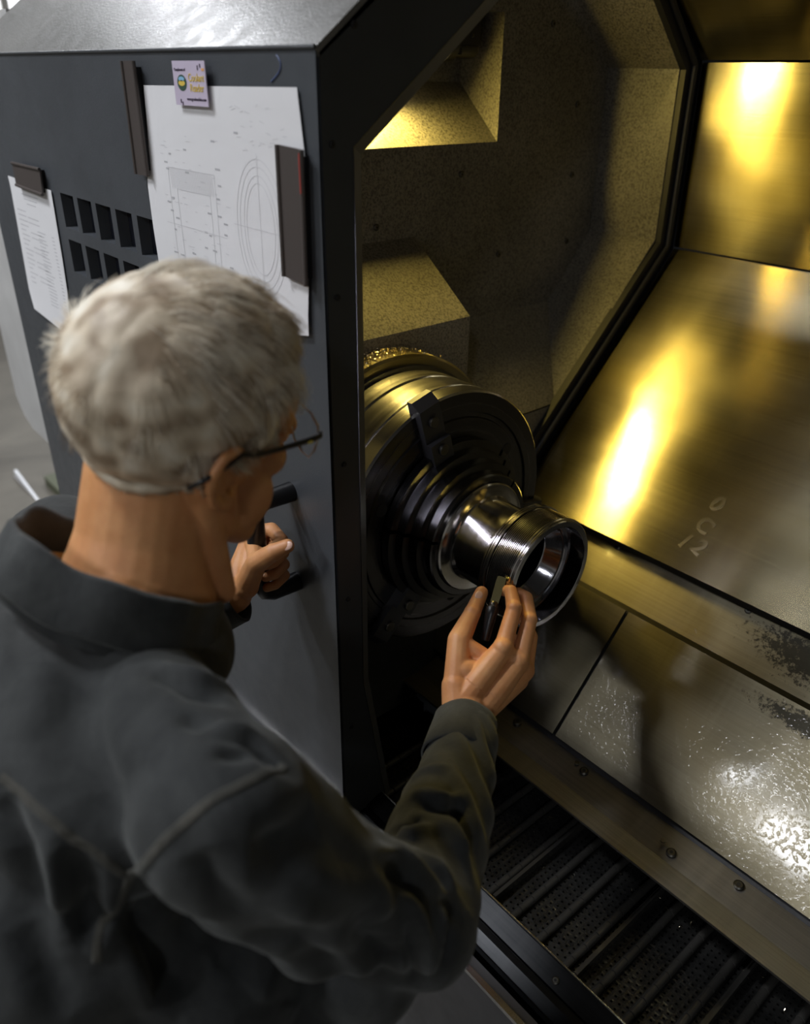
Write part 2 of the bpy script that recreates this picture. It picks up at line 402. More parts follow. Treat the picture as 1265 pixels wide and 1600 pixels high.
# ---- light grey side cover beyond the door's left edge ----
bm = newbm(); prof = [(-2.5, 1.9), (-2.5, .93), (-2.46, .88), (-2.40, .855), (-1.9, .84), (-1.9, 1.9)]
add_poly_slab(bm, [(x, .6, z) for x, z in prof], (0, 1, 0), .5); bevel(bm, .012, 3)
lab(obj('side_cover', bm, M['lightgrey'], LA, smooth=True), 'light grey rounded side cover left of the door')
# ---- body below: front skirt with bright edge, left base ----
bm = newbm(); add_box(bm, (-1.9, .482, .12), (XR, .50, .765)); bevel(bm, .003)
obj('front_skirt', bm, M['skirt'], LA)
bm = newbm(); add_box(bm, (-1.9, .478, .762), (XR, .486, .769)); bevel(bm, .002); lab(obj('bright_edge_strip', bm, M['chrome'], LA), 'bright metal strip along the skirt top')
bm = newbm(); add_box(bm, (-1.9, .52, .05), (XR, 1.75, .12)); obj('base', bm, M['panel_dark'], LA)
bm = newbm(); add_box(bm, (-1.9, 1.72, .12), (XR, 1.75, 2.3)); add_box(bm, (XR, .5, .12), (XR+.03, 1.75, 2.3)); add_box(bm, (-1.9, .62, .12), (-1.87, 1.75, 1.8))
add_box(bm, (-1.9, .9, 2.28), (XR, 1.75, 2.31)); obj('outer_casing', bm, M['panel'], LA)
# front rail: track groove, sloped black rail
RZ = .775
bm = newbm(); add_prism_x(bm, [(.486, .73), (.486, .757), (.500, .757), (.502, .742), (.508, .742), (.510, .762), (.5135, .765), (.517, .762), (.519, .73)], -1.85, XR); obj('door_track', bm, M['blacksteel'], LA)
bm = newbm(); add_prism_x(bm, [(.518, .70), (.518, .752), (.535, .762), (.545, .763), (.545, .70)], -1.85, XR); bevel(bm, .001); obj('front_rail', bm, M['blacksteel'], LA)
bm = newbm(); add_prism_x(bm, [(.546, .68), (.546, .766), (.574, .775), (.576, .775), (.578, .68)], -.93, XR); bevel(bm, .001); r2 = obj('rail_cover', bm, M['blacksteel'], LA)
bm = newbm(); add_tube(bm, [(-.93, .5765, .7755), (XR, .5765, .7755)], .0013, 6); obj('rail_edge', bm, M['chrome'], LA)
for x in (-.332, -.05, .25, .55): screw(x, .556, .769, (0, -.3, .95), .005, LA)

# ---- headstock bulkhead (speckled enamel) with lamp recess ----
RY0, RY1, RZ0, RZ1 = .66, 1.172, 1.691, 1.893
wall_poly_out = [(.52, .74), (1.36, 1.372), (1.478, 1.506), (1.478, 1.812), (1.36, 1.918), (1.0, 2.24), (.52, 2.24)]
BH = newbm()
# wall built as pieces around the recess opening
def wpoly(bm, pts): add_poly_slab(bm, [(WX, y, z) for y, z in pts], (-1, 0, 0), .003)
wpoly(BH, [(.52, .74), (1.478, .74), (1.478, 1.372), (.52, 1.372)])
wpoly(BH, [(.52, 1.372), (1.362, 1.372), (1.478, 1.506), (.52, 1.506)])
wpoly(BH, [(.52, 1.506), (1.478, 1.506), (1.478, RZ0), (.52, RZ0)])
wpoly(BH, [(RY1, RZ0), (1.478, RZ0), (1.478, 1.812), (1.36, 1.918), (RY1, 1.918)])
wpoly(BH, [(.52, RZ0), (RY0, RZ0), (RY0, 1.918), (.65, 1.918), (.52, 1.80)])
wpoly(BH, [(RY0, RZ1), (RY1, RZ1), (RY1, 1.918), (RY0, 1.918)])
wpoly(BH, [(.65, 1.918), (1.36, 1.918), (1.1, 2.15), (.96, 2.15)])
HW = obj('headstock_wall', BH, M['enamel'], LA)
lab(HW, 'dark speckled enamel wall behind the chuck')
RB = -1.222
bm = newbm()
def quad(bm, *p): bm.faces.new([bm.verts.new(q) for q in p])
quad(bm, (WX, RY0, RZ0), (WX, RY1, RZ0), (RB, RY1+.008, 1.786), (RB, RY0, 1.786))
quad(bm, (WX, RY1, RZ0), (WX, RY1, RZ1), (RB, RY1+.008, RZ1), (RB, RY1+.008, 1.786))
quad(bm, (RB, RY0, 1.786), (RB, RY1+.008, 1.786), (RB, RY1+.008, RZ1), (RB, RY0, RZ1))
quad(bm, (WX, RY0, RZ1), (RB, RY0, RZ1), (RB, RY1+.008, RZ1), (WX, RY1, RZ1))
quad(bm, (WX, RY0, RZ0), (RB, RY0, 1.786), (RB, RY0, RZ1), (WX, RY0, RZ1))
bmesh.ops.remove_doubles(bm, verts=bm.verts[:], dist=1e-4)
lab(obj('lamp_recess', bm, M['enamel'], LA, recalc=False), 'sloped enamel pocket holding the work lamp')
for y, z in ((1.084, 1.641), (1.393, 1.749), (1.398, 1.622), (1.402, 1.492), (1.195, 1.489), (.888, 1.569), (1.30, 1.88)):
    screw(WX, y, z, (1, 0, 0), .0058, LA, M['screw'])
# bezel faces between wall and gasket
bez = [(1.215, 1.221), (1.484, 1.508), (1.478, 1.811), (1.366, 1.913), (1.0, 2.24)]
wb = [(1.36, 1.372), (1.478, 1.506), (1.478, 1.812), (1.36, 1.918), (1.0, 2.24)]
for i in range(4):
    bm = newbm(); add_poly_slab(bm, [(WX, *wb[i]), (LX, *bez[i]), (LX, *bez[i+1]), (WX, *wb[i+1])], (0, 1, -1 if i < 1 else (0 if i == 1 else 1)), .003)
    obj('bezel_panel', bm, M['enamel'], LA)
bm = newbm(); add_poly_slab(bm, [(WX, .52, 1.372), (WX, 1.36, 1.372), (LX, 1.215, 1.221), (LX, .52, 1.221)], (0, 0, -1), .003)
obj('bezel_panel', bm, M['enamel'], LA)
# box above the chuck
BY = .975; BXF = -.962
bm = newbm()
add_poly_slab(bm, [(WX, BY, 1.545), (BXF, BY, 1.434), (BXF, BY, 1.15), (WX, BY, 1.15)], (0, -1, 0), .42); bevel(bm, .002)
lab(obj('headstock_box', bm, M['enamel'], LA), 'enamel box with a sloping top above the chuck')
# end wall below bezel (under the chuck), dark
bm = newbm(); add_box(bm, (LX-.012, .52, .72), (LX, 1.215, 1.221)); obj('end_panel', bm, M['enamel'], LA)
bm = newbm(); add_poly_slab(bm, [(LX+.002, .55, .90), (LX+.002, 1.0, .90), (-.86, .95, .765), (-.86, .55, .765)], (-1, 0, -1), .01)
for k, (x, z) in enumerate(((-.84, .758), (-.80, .748))): add_box(bm, (x-.03, .58, z-.05), (x, .78, z))
obj('end_apron', bm, M['blacksteel'], LA)
# gasket: black octagonal band
gi = [(.52, 2.24)]
path_in = [(1.0, 2.262), (1.372, 1.922), (1.490, 1.814), (1.496, 1.500), (1.0, 1.0)]
def offs(path, d):
    out = []
    for i, p in enumerate(path):
        a = Vector(path[max(i-1, 0)]); b = Vector(p); c = Vector(path[min(i+1, len(path)-1)])
        n = Vector((0, 0))
        if i > 0: t = (b-a).normalized(); n += Vector((-t.y, t.x))
        if i < len(path)-1: t = (c-b).normalized(); n += Vector((-t.y, t.x))
        n.normalize(); out.append((p[0]+n.x*d, p[1]+n.y*d))
    return out
po = offs(path_in, .045)
pi_ = offs(path_in, -.010)
bm = newbm()
for i in range(4):
    add_poly_slab(bm, [(LX+.012, *pi_[i]), (LX+.012, *po[i]), (LX+.012, *po[i+1]), (LX+.012, *pi_[i+1])], (-1, 0, 0), .016)
lab(obj('gasket', bm, M['rubber'], LA), 'black rubber gasket around the bulkhead')
bm = newbm(); q0 = offs(path_in, .012)
for i in range(4):
    add_tube(bm, [(LX+.016, *q0[i]), (LX+.016, *q0[i+1])], .006, 8)
obj('gasket_bead', bm, M['rubber'], LA, smooth=True)

# ---- way covers: oiled sheets running to the right ----
def sheet(name, p, q, th, x0, x1, mat, label=None, bw=.0015):
    bm = newbm(); add_slab(bm, p, q, th, x0, x1); bevel(bm, bw); o = obj(name, bm, mat, LA)
    if label: lab(o, label)
    return o
GX = LX+.018
sheet('cover_sheet', (1.10, 2.165), (1.519, 1.826), .004, GX, XR, M['gold'], 'brushed sheet leaning over the back of the chamber')
sheet('cover_sheet', (1.522, 1.822), (1.530, 1.492), .004, GX, XR, M['gold'], 'upright brushed sheet with a bright yellow reflection')
sheet('cover_sheet', (1.532, 1.488), (1.105, 1.061), .004, GX, XR, M['gold2'], 'wide sloping sheet with oily streaks')
bm = newbm(); add_slab(bm, (1.107, 1.059), (1.112, 1.046), .02, GX, XR); obj('shade_lip', bm, M['rubber'], LA)  # black slab standing in for the shadowed gap under the slope
# recessed edge under the slope, then strip and lower panels
sheet('lower_strip', (1.165, 1.070), (1.062, .970), .004, GX, XR, M['lowsteel'], 'narrow stained strip under the sloping sheet')
sheet('joint_channel', (1.066, .972), (1.020, .985), .004, GX, XR, M['rubber'])
PJ = -.592
for x0, x1 in ((GX, PJ-.003), (PJ+.003, XR)):
    sheet('lower_panel', (1.017, .999), (.853, .818), .004, x0, x1, M['lowsteel'], 'lower steel panel ' + ('left of the seam, in shade' if x1 < 0 else 'right of the seam with wet glints'))
bm = newbm(); add_slab(bm, (1.024, .994), (.860, .813), .004, PJ-.01, PJ+.01); obj('seam_backing', bm, M['rubber'], LA)
# ledge: upper strip, fold, lower lip
sheet('joint_channel', (.866, .812), (.846, .800), .004, GX+.05, XR, M['rubber'])
sheet('ledge_sheet', (.852, .806), (.800, .796), .004, GX+.05, XR, M['ledge'], 'steel ledge with screws above the conveyor')
sheet('ledge_sheet', (.7995, .7965), (.762, .797), .004, GX+.05, XR, M['ledge'], 'inner lip of the steel ledge')
for x, y in ((-.514, .838), (-.335, .815), (-.242, .838), (.02, .82), (-.66, .838)):
    screw(x, y, .7965+(y-.80)*.19+.0006, (0, -.19, 1), .0075, LA)
for x in (-.526, -.347):
    bm = newbm(); add_tube(bm, [(x-.006, .842 if x < -.4 else .819, .806), (x-.006, .842 if x < -.4 else .819, .8085)], .004, 10)
    obj('rivet', bm, M['screw'], LA)
# screws along the strip
for x in (-.70, -.44): screw(x, 1.128, 1.0335, (0, -.7, .7), .006, LA)
# dark glyph-like ghost marks left on the sloping sheet (pale etched letters)
ghost = brushed('etched_marks', (.54, .48, .33), (.70, .64, .47), .25)
def decal_text(txt, name, size, mat, parent, pos, right, up, extr=.0003, align='CENTER', sx=1.0):
    cu = bpy.data.curves.new(name, 'FONT'); cu.body = txt; cu.size = size; cu.extrude = extr; cu.align_x = align; cu.align_y = 'CENTER'; cu.space_line = .9; cu.offset = .0011 if name == 'etched_letter' else 0
    tmp = bpy.data.objects.new(name, cu); COL.objects.link(tmp)
    dg = bpy.context.evaluated_depsgraph_get(); me = bpy.data.meshes.new_from_object(tmp.evaluated_get(dg))
    bpy.data.objects.remove(tmp); bpy.data.curves.remove(cu)
    r = Vector(right).normalized(); u = Vector(up).normalized(); n = r.cross(u)
    mt = Matrix(((r.x*sx, u.x, n.x, 0), (r.y*sx, u.y, n.y, 0), (r.z*sx, u.z, n.z, 0), (0, 0, 0, 1)))
    me.transform(mt); me.materials.clear(); me.materials.append(mat)
    o = bpy.data.objects.new(name, me); COL.objects.link(o)
    if parent: o.parent = parent
    o.location = Vector(pos) - (wloc(parent) if parent else Vector((0, 0, 0)))
    return o
for ch, x, y in (('0', -.565, 1.199), ('C', -.564, 1.168), ('2', -.5514, 1.1406), ('1', -.5786, 1.1407)):
    decal_text(ch, 'etched_letter', .040, ghost, LA, (x, y-.0006, y-.044+.0006), (.93, -.26, -.26), (.36, .66, .66), .0002)

# ---- work lamp ----
LP = thing('work_lamp', 'tubular machine work lamp on a black bracket inside the upper left pocket', 'lamp', (-1.165, 1.0, 1.84))
lx, lz = -1.165, 1.848
bm = newbm(); add_tube(bm, [(lx, .60, lz), (lx, 1.085, lz), (lx, 1.098, lz), (lx, 1.103, lz)], [.03, .03, .027, .012], 28)
lm = plain('lit_tube_metal', (.75, .68, .48), .4, .0, nscale=60, nstr=.1)  # pale gold brightened to stand in for light bounced on to the tube
LT = obj('lamp_tube', bm, lm, LP, smooth=True)
bm = newbm(); add_tube(bm, [(lx, 1.078, lz), (lx, 1.094, lz)], .0315, 28); obj('end_ring', bm, M['rubber'], LP, smooth=True)
bm = newbm()
add_box(bm, (lx-.02, 1.10, lz-.02), (lx+.022, 1.106, RZ1-.004)); add_box(bm, (lx-.02, 1.106, RZ1-.05), (lx+.022, 1.150, RZ1-.004)); add_tube(bm, [(lx, 1.10, lz-.008), (lx, 1.15, lz-.008)], .018, 16)
bevel(bm, .002); obj('bracket', bm, M['blackplastic'], LP, smooth=True)
bm = newbm(); add_tube(bm, [(lx+.024, 1.104, RZ1-.006), (lx+.024, 1.104, lz+.012), (lx+.024, 1.098, lz+.006), (lx+.024, 1.086, lz+.006)], .0016, 8); obj('clip_wire', bm, M['chrome'], LP, smooth=True)
for z in (RZ1-.016, RZ1-.036): screw(lx+.022, 1.13, z, (1, 0, 0), .003, LP, M['screw'], 'bolt')
lem = plain('lamp_light_window', (1, .9, .6), .3, emit=(1, .80, .36), estr=25, nscale=5, nstr=.02)
d = Vector((.80, .16, -.58)).normalized()
bm = newbm(); add_box(bm, (lx-.02, LAMP_Y[0]-.04, lz-.052), (lx+.02, LAMP_Y[1]+.04, lz-.026)); bevel(bm, .003); obj('lamp_shade', bm, M['blackplastic'], LP, smooth=True)
for y in LAMP_Y:
    bm = newbm(); c = Vector((lx, y, lz))
    add_box(bm, (lx-.012, y-.032, lz-.056), (lx+.016, y+.032, lz-.052))
    obj('light_window', bm, lem, LP, recalc=False)
    l = bpy.data.lights.new('lamp_window_light', 'AREA'); l.shape = 'RECTANGLE'; l.size = .06; l.size_y = .035; l.energy = LAMP_W; l.color = LAMP_COL
    lo = bpy.data.objects.new('lamp_window_light', l); COL.objects.link(lo); lo.parent = LP
    lo.location = c+Vector((.024, 0, -.062))-wloc(LP)
    zax = -d; xax = Vector((0, 1, 0)); xax = (xax-zax*xax.dot(zax)).normalized(); yax = zax.cross(xax)
    lo.rotation_euler = Matrix((xax, yax, zax)).transposed().to_euler()
# ---- chuck ----
AY, AZ = .7685, 1.1848
CH = thing('chuck', 'large round three jaw lathe chuck of turned steel on the headstock', 'chuck', (-.87, AY, AZ))
R = .2085; XF = -.782
bm = newbm()
prof = [(-.905, .0), (-.905, R-.004), (-.901, R), (-.868, R), (-.866, R-.003), (-.862, R-.003), (-.860, R), (-.815, R), (-.8135, R-.002), (-.811, R-.002), (-.8095, R), (XF-.003, R), (XF, R-.003)]
add_rev_x(bm, prof, (AY, AZ), 160); obj('chuck_body', bm, M['chuck'], CH, smooth=True)
bm = newbm()
prof = [(XF, R-.003), (XF, .176), (XF-.003, .174), (XF-.003, .168), (XF, .166), (XF, .110), (XF-.020, .106), (XF-.020, 0)]
add_rev_x(bm, prof, (AY, AZ), 160); fc = obj('chuck_face', bm, M['chuckface'], CH, smooth=True)
bm = newbm()
for a in (35, 155, 275):
    for rr in (.15,):
        c = Vector((XF, AY+rr*math.cos(math.radians(a)), AZ+rr*math.sin(math.radians(a))))
        add_tube(bm, [c-Vector((.002, 0, 0)), c+Vector((.0007, 0, 0))], .010, 20)
obj('socket_hole', bm, M['void'], CH)
JA = (-14, 106, 226)
for a in JA:
    ar = math.radians(a)
    def loc3(x, r, s): return (x, AY+r*math.cos(ar)-s*math.sin(ar), AZ+r*math.sin(ar)+s*math.cos(ar))
    bm = newbm()     # master jaw: stepped block in its slot, running out past the rim
    steps = [(.072, .118, XF+.058), (.118, .160, XF+.040), (.160, .222, XF+.020)]
    pr_ = [(.098, XF-.01), (.098, XF+.022), (.160, XF+.022), (.160, XF+.012), (.214, XF+.012), (.226, XF-.002), (.226, XF-.012)]
    A = [bm.verts.new(loc3(x, r, -.019)) for r, x in pr_]; B = [bm.verts.new(loc3(x, r, .019)) for r, x in pr_]
    bm.faces.new(A); bm.faces.new(B[::-1])
    for i in range(len(pr_)): bm.faces.new([A[i], B[i], B[(i+1) % len(pr_)], A[(i+1) % len(pr_)]])
    bevel(bm, .002)
    j = obj('jaw', bm, M['masterjaw'], CH, smooth=True)
    bm = newbm()     # bored soft top jaw hugging the workpiece
    a0, a1 = ar-math.radians(58.6), ar+math.radians(58.6)
    add_rev_x(bm, [(XF+.002, .0885), (XF+.002, .137), (XF+.016, .137), (XF+.018, .126), (XF+.032, .124), (XF+.034, .114), (XF+.050, .112), (XF+.052, .102), (XF+.066, .100), (XF+.068, .098), (XF+.068, .0885)], (AY, AZ), 40, a0, a1, close=True)
    obj('soft_jaw', bm, M['jaw'], j, smooth=True)
    for r in (.146, .19):
        bm = newbm()
        x = XF+.022 if r < .16 else XF+.012
        c = Vector(loc3(x, r, 0)); add_tube(bm, [c-Vector((.001, 0, 0)), c+Vector((.004, 0, 0)), c+Vector((.005, 0, 0))], [.0085, .0085, .0075], 16)
        obj('jaw_bolt', bm, M['screw'], j, smooth=True)
# shroud behind the chuck with chips on it
bm = newbm(); add_rev_x(bm, [(-.965, .228), (-.955, .230), (-.918, .230), (-.914, .226), (-.914, .20)], (AY, AZ), 120)
SH = obj('spindle_shroud', bm, M['gold'], LA, smooth=True)
bm = newbm(); add_rev_x(bm, [(-.95, .215), (-.908, .214), (-.907, .19)], (AY, AZ), 96); obj('shroud_seal', bm, M['rubber'], LA, smooth=True)

# ---- workpiece ----
WP = thing('workpiece', 'shiny turned steel sleeve with threaded ring held in the chuck', 'workpiece', (-.66, AY, AZ))
bm = newbm(); add_rev_x(bm, [(-.75, .088), (-.7105, .088), (-.7085, .086), (-.7085, .073), (-.707, .0685), (-.702, .066), (-.640, .066), (-.636, .066)], (AY, AZ), 160)
lab(obj('neck', bm, M['part'], WP, smooth=True), 'smooth neck with a flange')
prof = [(-.636, .066), (-.634, .082), (-.632, .0845)]
x = -.631
for k in range(2): prof += [(x, .0865), (x+.0024, .0865), (x+.0029, .0845), (x+.0036, .0845)]; x += .0039
prof += [(x, .0868), (x+.003, .0868), (x+.0035, .083), (x+.0045, .083)]; x += .005
while x < -.5850: prof += [(x, .0850), (x+.0011, .0850), (x+.0016, .0815), (x+.0020, .0815)]; x += .0027
prof += [(x, .0850), (max(x+.001, -.5805), .0850), (-.5795, .0838), (-.5775, .0838), (-.5772, .0830), (-.5758, .0830), (-.5746, .0815)]
bm = newbm(); add_rev_x(bm, prof, (AY, AZ), 180)
lab(obj('threaded_ring', bm, M['part'], WP, smooth=True), 'ring with fine turned threads')
prof = [(-.5746, .0815), (-.5746, .0742), (-.5752, .0735), (-.604, .0735), (-.605, .068), (-.6065, .0665), (-.6075, .0665), (-.609, .0655), (-.632, .057), (-.634, .055), (-.74, .054)]
bm = newbm(); add_rev_x(bm, prof, (AY, AZ), 180)
lab(obj('bore', bm, M['part_bore'], WP, smooth=True), 'polished stepped bore')

# ---- chips on the shroud ----
def chips(name, label, n, fn, parent=None, rmin=.0008, rmax=.0022, mat=None):
    bm = newbm()
    for _ in range(n):
        p, nr = fn(); r = random.uniform(rmin, rmax); t = Vector([random.gauss(0, 1) for _ in range(3)]).normalized(); u = t.orthogonal().normalized()
        k = random.choice((3, 4, 5)); pts = [Vector(p)+Vector(nr)*r*.6+(t*math.cos(i*.9)+u*math.sin(i*.9))*r+t.cross(u)*i*r*.35 for i in range(k)]
        add_tube(bm, pts, r*.22, 3)
    o = obj(name, bm, mat or M['chip'], parent, recalc=False); o['kind'] = 'stuff'
    if label: tag(o, label, 'swarf')
    return o
M['chip'] = plain('swarf_metal', (.75, .68, .5), .25, 1.0, nscale=100, nstr=.1)
def on_shroud():
    a = random.gauss(math.radians(100), .28); x = random.uniform(-.958, -.918); return (x, AY+.231*math.cos(a), AZ+.231*math.sin(a)), (0, math.cos(a), math.sin(a))
chips('metal_chips', 'golden curls of metal swarf lying on the shroud behind the chuck', 520, on_shroud)
def on_seam():
    t = random.random()**.7; return (WX+(LX-WX)*t, 1.36+(1.215-1.36)*t+random.gauss(0, .003), 1.372+(1.221-1.372)*t+.003), (0, -.7, .7)
chips('metal_chips', 'thin line of curled swarf caught in the corner seam right of the box', 60, on_seam)

# =====================================================================
# chip conveyor
# =====================================================================
BZ = .72; Y0, Y1 = .60, .835; PITCH = .0488
CV = thing('chip_conveyor', 'black perforated hinge plate chip conveyor in the bottom of the chamber', 'conveyor', (-.2, .7, .60))
rod_x = [-.400+PITCH*k for k in range(-8, 12)]
# plate with real holes, built once
def plate_mesh():
    bm = newbm(); nx, ny = 4, 24; w = PITCH-.011; cx = w/nx; cy = (Y1-Y0)/ny
    for i in range(nx):
        for j in range(ny+1):
            oy = (j-.5*(i % 2))*cy
            if oy < 0 or oy+cy > Y1-Y0+1e-9:
                lo, hi = max(oy, 0), min(oy+cy, Y1-Y0)
                if hi-lo < 1e-5: continue
                bm.faces.new([bm.verts.new(p) for p in ((-w/2+i*cx, Y0+lo, 0), (-w/2+(i+1)*cx, Y0+lo, 0), (-w/2+(i+1)*cx, Y0+hi, 0), (-w/2+i*cx, Y0+hi, 0))]); continue
            x0 = -w/2+i*cx; y0 = Y0+oy; c = (x0+cx/2, y0+cy/2); r = .0019
            outer = [(x0, y0), (x0+cx/2, y0), (x0+cx, y0), (x0+cx, y0+cy/2), (x0+cx, y0+cy), (x0+cx/2, y0+cy), (x0, y0+cy), (x0, y0+cy/2)]
            ov = [bm.verts.new((*p, 0)) for p in outer]
            iv = [bm.verts.new((c[0]+r*math.cos(-3*PI/4+k*PI/4), c[1]+r*math.sin(-3*PI/4+k*PI/4), .0004)) for k in range(8)]
            dv = [bm.verts.new((v.co.x, v.co.y, -.004)) for v in iv]
            for k in range(8):
                bm.faces.new([ov[k], ov[(k+1) % 8], iv[(k+1) % 8], iv[k]]); bm.faces.new([iv[k], iv[(k+1) % 8], dv[(k+1) % 8], dv[k]])
            bm.faces.new(dv)
    bmesh.ops.remove_doubles(bm, verts=bm.verts[:], dist=1e-6)
    me = bpy.data.meshes.new('plate'); bm.to_mesh(me); bm.free(); me.materials.append(M['belt']); return me
def rod_mesh():
    bm = newbm(); n = 9; s = (Y1-Y0+.01)/n
    for k in range(n):
        y = Y0-.005+k*s
        r = .0062
        add_tube(bm, [(0, y+.0004, .002), (0, y+.001, .002), (0, y+s-.001, .002), (0, y+s-.0004, .002)], [r*.85, r, r, r*.85], 14)
    add_tube(bm, [(0, Y0-.006, 0), (0, Y1+.006, 0)], .0035, 8)
    me = bpy.data.meshes.new('hinge_rod'); bm.to_mesh(me); bm.free(); me.materials.append(M['rod'])
    me.polygons.foreach_set('use_smooth', [True]*len(me.polygons)); me.set_sharp_from_angle(angle=.9); return me
def cleat_mesh():
    bm = newbm(); add_box(bm, (-.0015, Y0+.004, 0), (.0015, Y1-.008, .016)); add_box(bm, (-.008, Y0+.006, 0), (-.0015, Y1-.010, .003)); add_box(bm, (-.0055, Y0+.006, .010), (-.0015, Y1-.02, .0125)); bevel(bm, .0006, 1)
    me = bpy.data.meshes.new('cleat'); bm.to_mesh(me); bm.free(); me.materials.append(M['rod']); return me
pm, rm, cm = plate_mesh(), rod_mesh(), cleat_mesh()
for k, x in enumerate(rod_x):
    obj('plate', None, None, CV, (x+PITCH/2, 0, BZ-.003), mesh=pm)
    obj('hinge_rod', None, None, CV, (x, 0, BZ), mesh=rm)
for x in (-.483-.1475, -.4835, -.331, -.182, -.034, .114):
    o = obj('cleat', None, None, CV, (x, 0, BZ-.002), mesh=cm)
bm = newbm(); add_box(bm, (-.86, Y0-.02, .62), (XR, Y1+.02, .63)); add_box(bm, (-.86, Y1+.008, .63), (XR, Y1+.014, .785)); add_box(bm, (-.86, Y0-.016, .63), (XR, Y0-.008, .70))
obj('trough', bm, M['void'], CV)
M['chip2'] = plain('bright_swarf', (.7, .68, .6), .25, 1.0, nscale=100, nstr=.1)
def on_belt():
    return (random.uniform(-.8, .1), Y0+(Y1-Y0)*random.random()**.8, BZ-.002), (0, 0, 1)
chips('metal_chips', 'scattered bright swarf flecks lying on the black conveyor plates', 170, on_belt, rmin=.0006, rmax=.0018, mat=M['chip2'])
def on_edge():
    return (random.uniform(-.75, .1), random.gauss(.79, .006), random.uniform(.715, .722)), (0, 0, 1)
chips('metal_chips', 'larger swarf curls gathered along the far edge of the conveyor', 40, on_edge, rmin=.002, rmax=.0045)

# =====================================================================
# papers and magnets on the door
# =====================================================================
def paper_mat(name, kind):
    m, N, L, b = nt(name); b.inputs['Roughness'].default_value = .6; b.inputs['Specular IOR Level'].default_value = .3
    b.inputs['Base Color'].default_value = (.80, .80, .815, 1)
    co = obco(N, L); bump(N, L, b, noi(N, L, co, 9, 3), .25, .01)
    return m
def sheet_paper(name, label, edge, y, wav, mat):
    """paper following a traced outline, gently curled; edge is a list of (x,z) top->bottom pairs left/right"""
    left, right = edge; bm = newbm(); nu, nv = 14, 24
    def lerp(pl, t):
        t *= len(pl)-1; i = min(int(t), len(pl)-2); f = t-i; return (pl[i][0]*(1-f)+pl[i+1][0]*f, pl[i][1]*(1-f)+pl[i+1][1]*f)
    grids = []
    for side in (0, .0004):
        g = []
        for j in range(nv+1):
            a = lerp(left, j/nv); b = lerp(right, j/nv); row = []
            for i in range(nu+1):
                s = i/nu; row.append(bm.verts.new((a[0]*(1-s)+b[0]*s, y-.001-side-wav(s, j/nv), a[1]*(1-s)+b[1]*s)))
            g.append(row)
        grids.append(g)
    for g in grids:
        for j in range(nv):
            for i in range(nu): bm.faces.new([g[j][i], g[j][i+1], g[j+1][i+1], g[j+1][i]])
    o = obj(name, bm, mat, None, (left[0][0], y, left[-1][1]), smooth='all'); tag(o, label, 'paper'); return o
wavA = lambda s, t: .0015+.004*abs(math.sin(s*4+t*3))*t*(1-s)*1.2 + .002*t*s
DR = sheet_paper('engineering_drawing', 'large white engineering drawing held on the door by a card magnet and strips',
    ([(-1.094, 1.782), (-1.103, 1.70), (-1.118, 1.665), (-1.116, 1.60), (-1.108, 1.50), (-1.108, 1.47)], [(-.745, 1.786), (-.735, 1.72), (-.736, 1.65), (-.738, 1.60), (-.742, 1.56), (-.742, 1.538)]), DY, wavA, paper_mat('drawing_paper', 0))
wavB = lambda s, t: .0015+.010*max(0, t-.6)*(1-.5*s)
DS = sheet_paper('data_sheet', 'small printed white sheet hanging by a short magnet at the left',
    ([(-1.752, 1.618), (-1.750, 1.60), (-1.757, 1.53), (-1.765, 1.46), (-1.765, 1.40), (-1.75, 1.363)], [(-1.522, 1.614), (-1.524, 1.58), (-1.530, 1.50), (-1.537, 1.44), (-1.55, 1.38), (-1.56, 1.345)]), DY, wavB, paper_mat('list_paper', 1))
ink = plain('faint_ink', (.68, .68, .70), .7, nscale=50, nstr=.02)
ink2 = plain('grey_ink', (.48, .48, .50), .7, nscale=50, nstr=.02)
iy = DY-.0075
def ink_lines(parent, mat, segs, w=.0006, y=iy, name='printed_lines'):
    """flat ink strokes hugging the sheet: projected on to the paper surface"""
    me = parent.data; bv = BVHTree.FromPolygons([parent.location+v.co for v in me.vertices], [p.vertices[:] for p in me.polygons])
    def srf(x, z):
        h = bv.ray_cast(Vector((x, DY-.1, z)), Vector((0, 1, 0)))
        return Vector((x, (h[0].y if h[0] else DY-.004)-.00025, z))
    bm = newbm()
    for (x0, z0, x1, z1) in segs:
        L_ = math.hypot(x1-x0, z1-z0); n = max(1, int(L_/.02)); px, pz = -(z1-z0)/L_*w/2, (x1-x0)/L_*w/2
        prev = None
        for k in range(n+1):
            f = k/n; x = x0+(x1-x0)*f; z = z0+(z1-z0)*f; cur = (srf(x+px, z+pz), srf(x-px, z-pz))
            if prev: bm.faces.new([bm.verts.new(p) for p in (prev[0], prev[1], cur[1], cur[0])])
            prev = cur
    o = obj(name, bm, mat, parent, recalc=False); o['kind'] = 'stuff'; return o
S = []
def rect(x0, z0, x1, z1): S.extend([(x0, z0, x1, z0), (x1, z0, x1, z1), (x1, z1, x0, z1), (x0, z1, x0, z0)])
rect(-1.05, 1.55, -.93, 1.69); rect(-1.03, 1.575, -.945, 1.665); S += [(-1.07, 1.62, -.91, 1.62)]
for k in range(26): x = -1.045+k*.0043; S.append((x, 1.69, x+.003, 1.665)); S.append((x, 1.55, x+.003, 1.575))
for rr, rz in ((.052, .075), (.045, .067), (.036, .058), (.030, .050)):
    for k in range(40):
        a, b = 2*PI*k/40, 2*PI*(k+1)/40; S.append((-.83+rr*math.cos(a), 1.64+rz*math.sin(a), -.83+rr*math.cos(b), 1.64+rz*math.sin(b)))
S += [(-.89, 1.64, -.772, 1.64), (-.83, 1.56, -.83, 1.72), (-.87, 1.553, -.79, 1.553)]
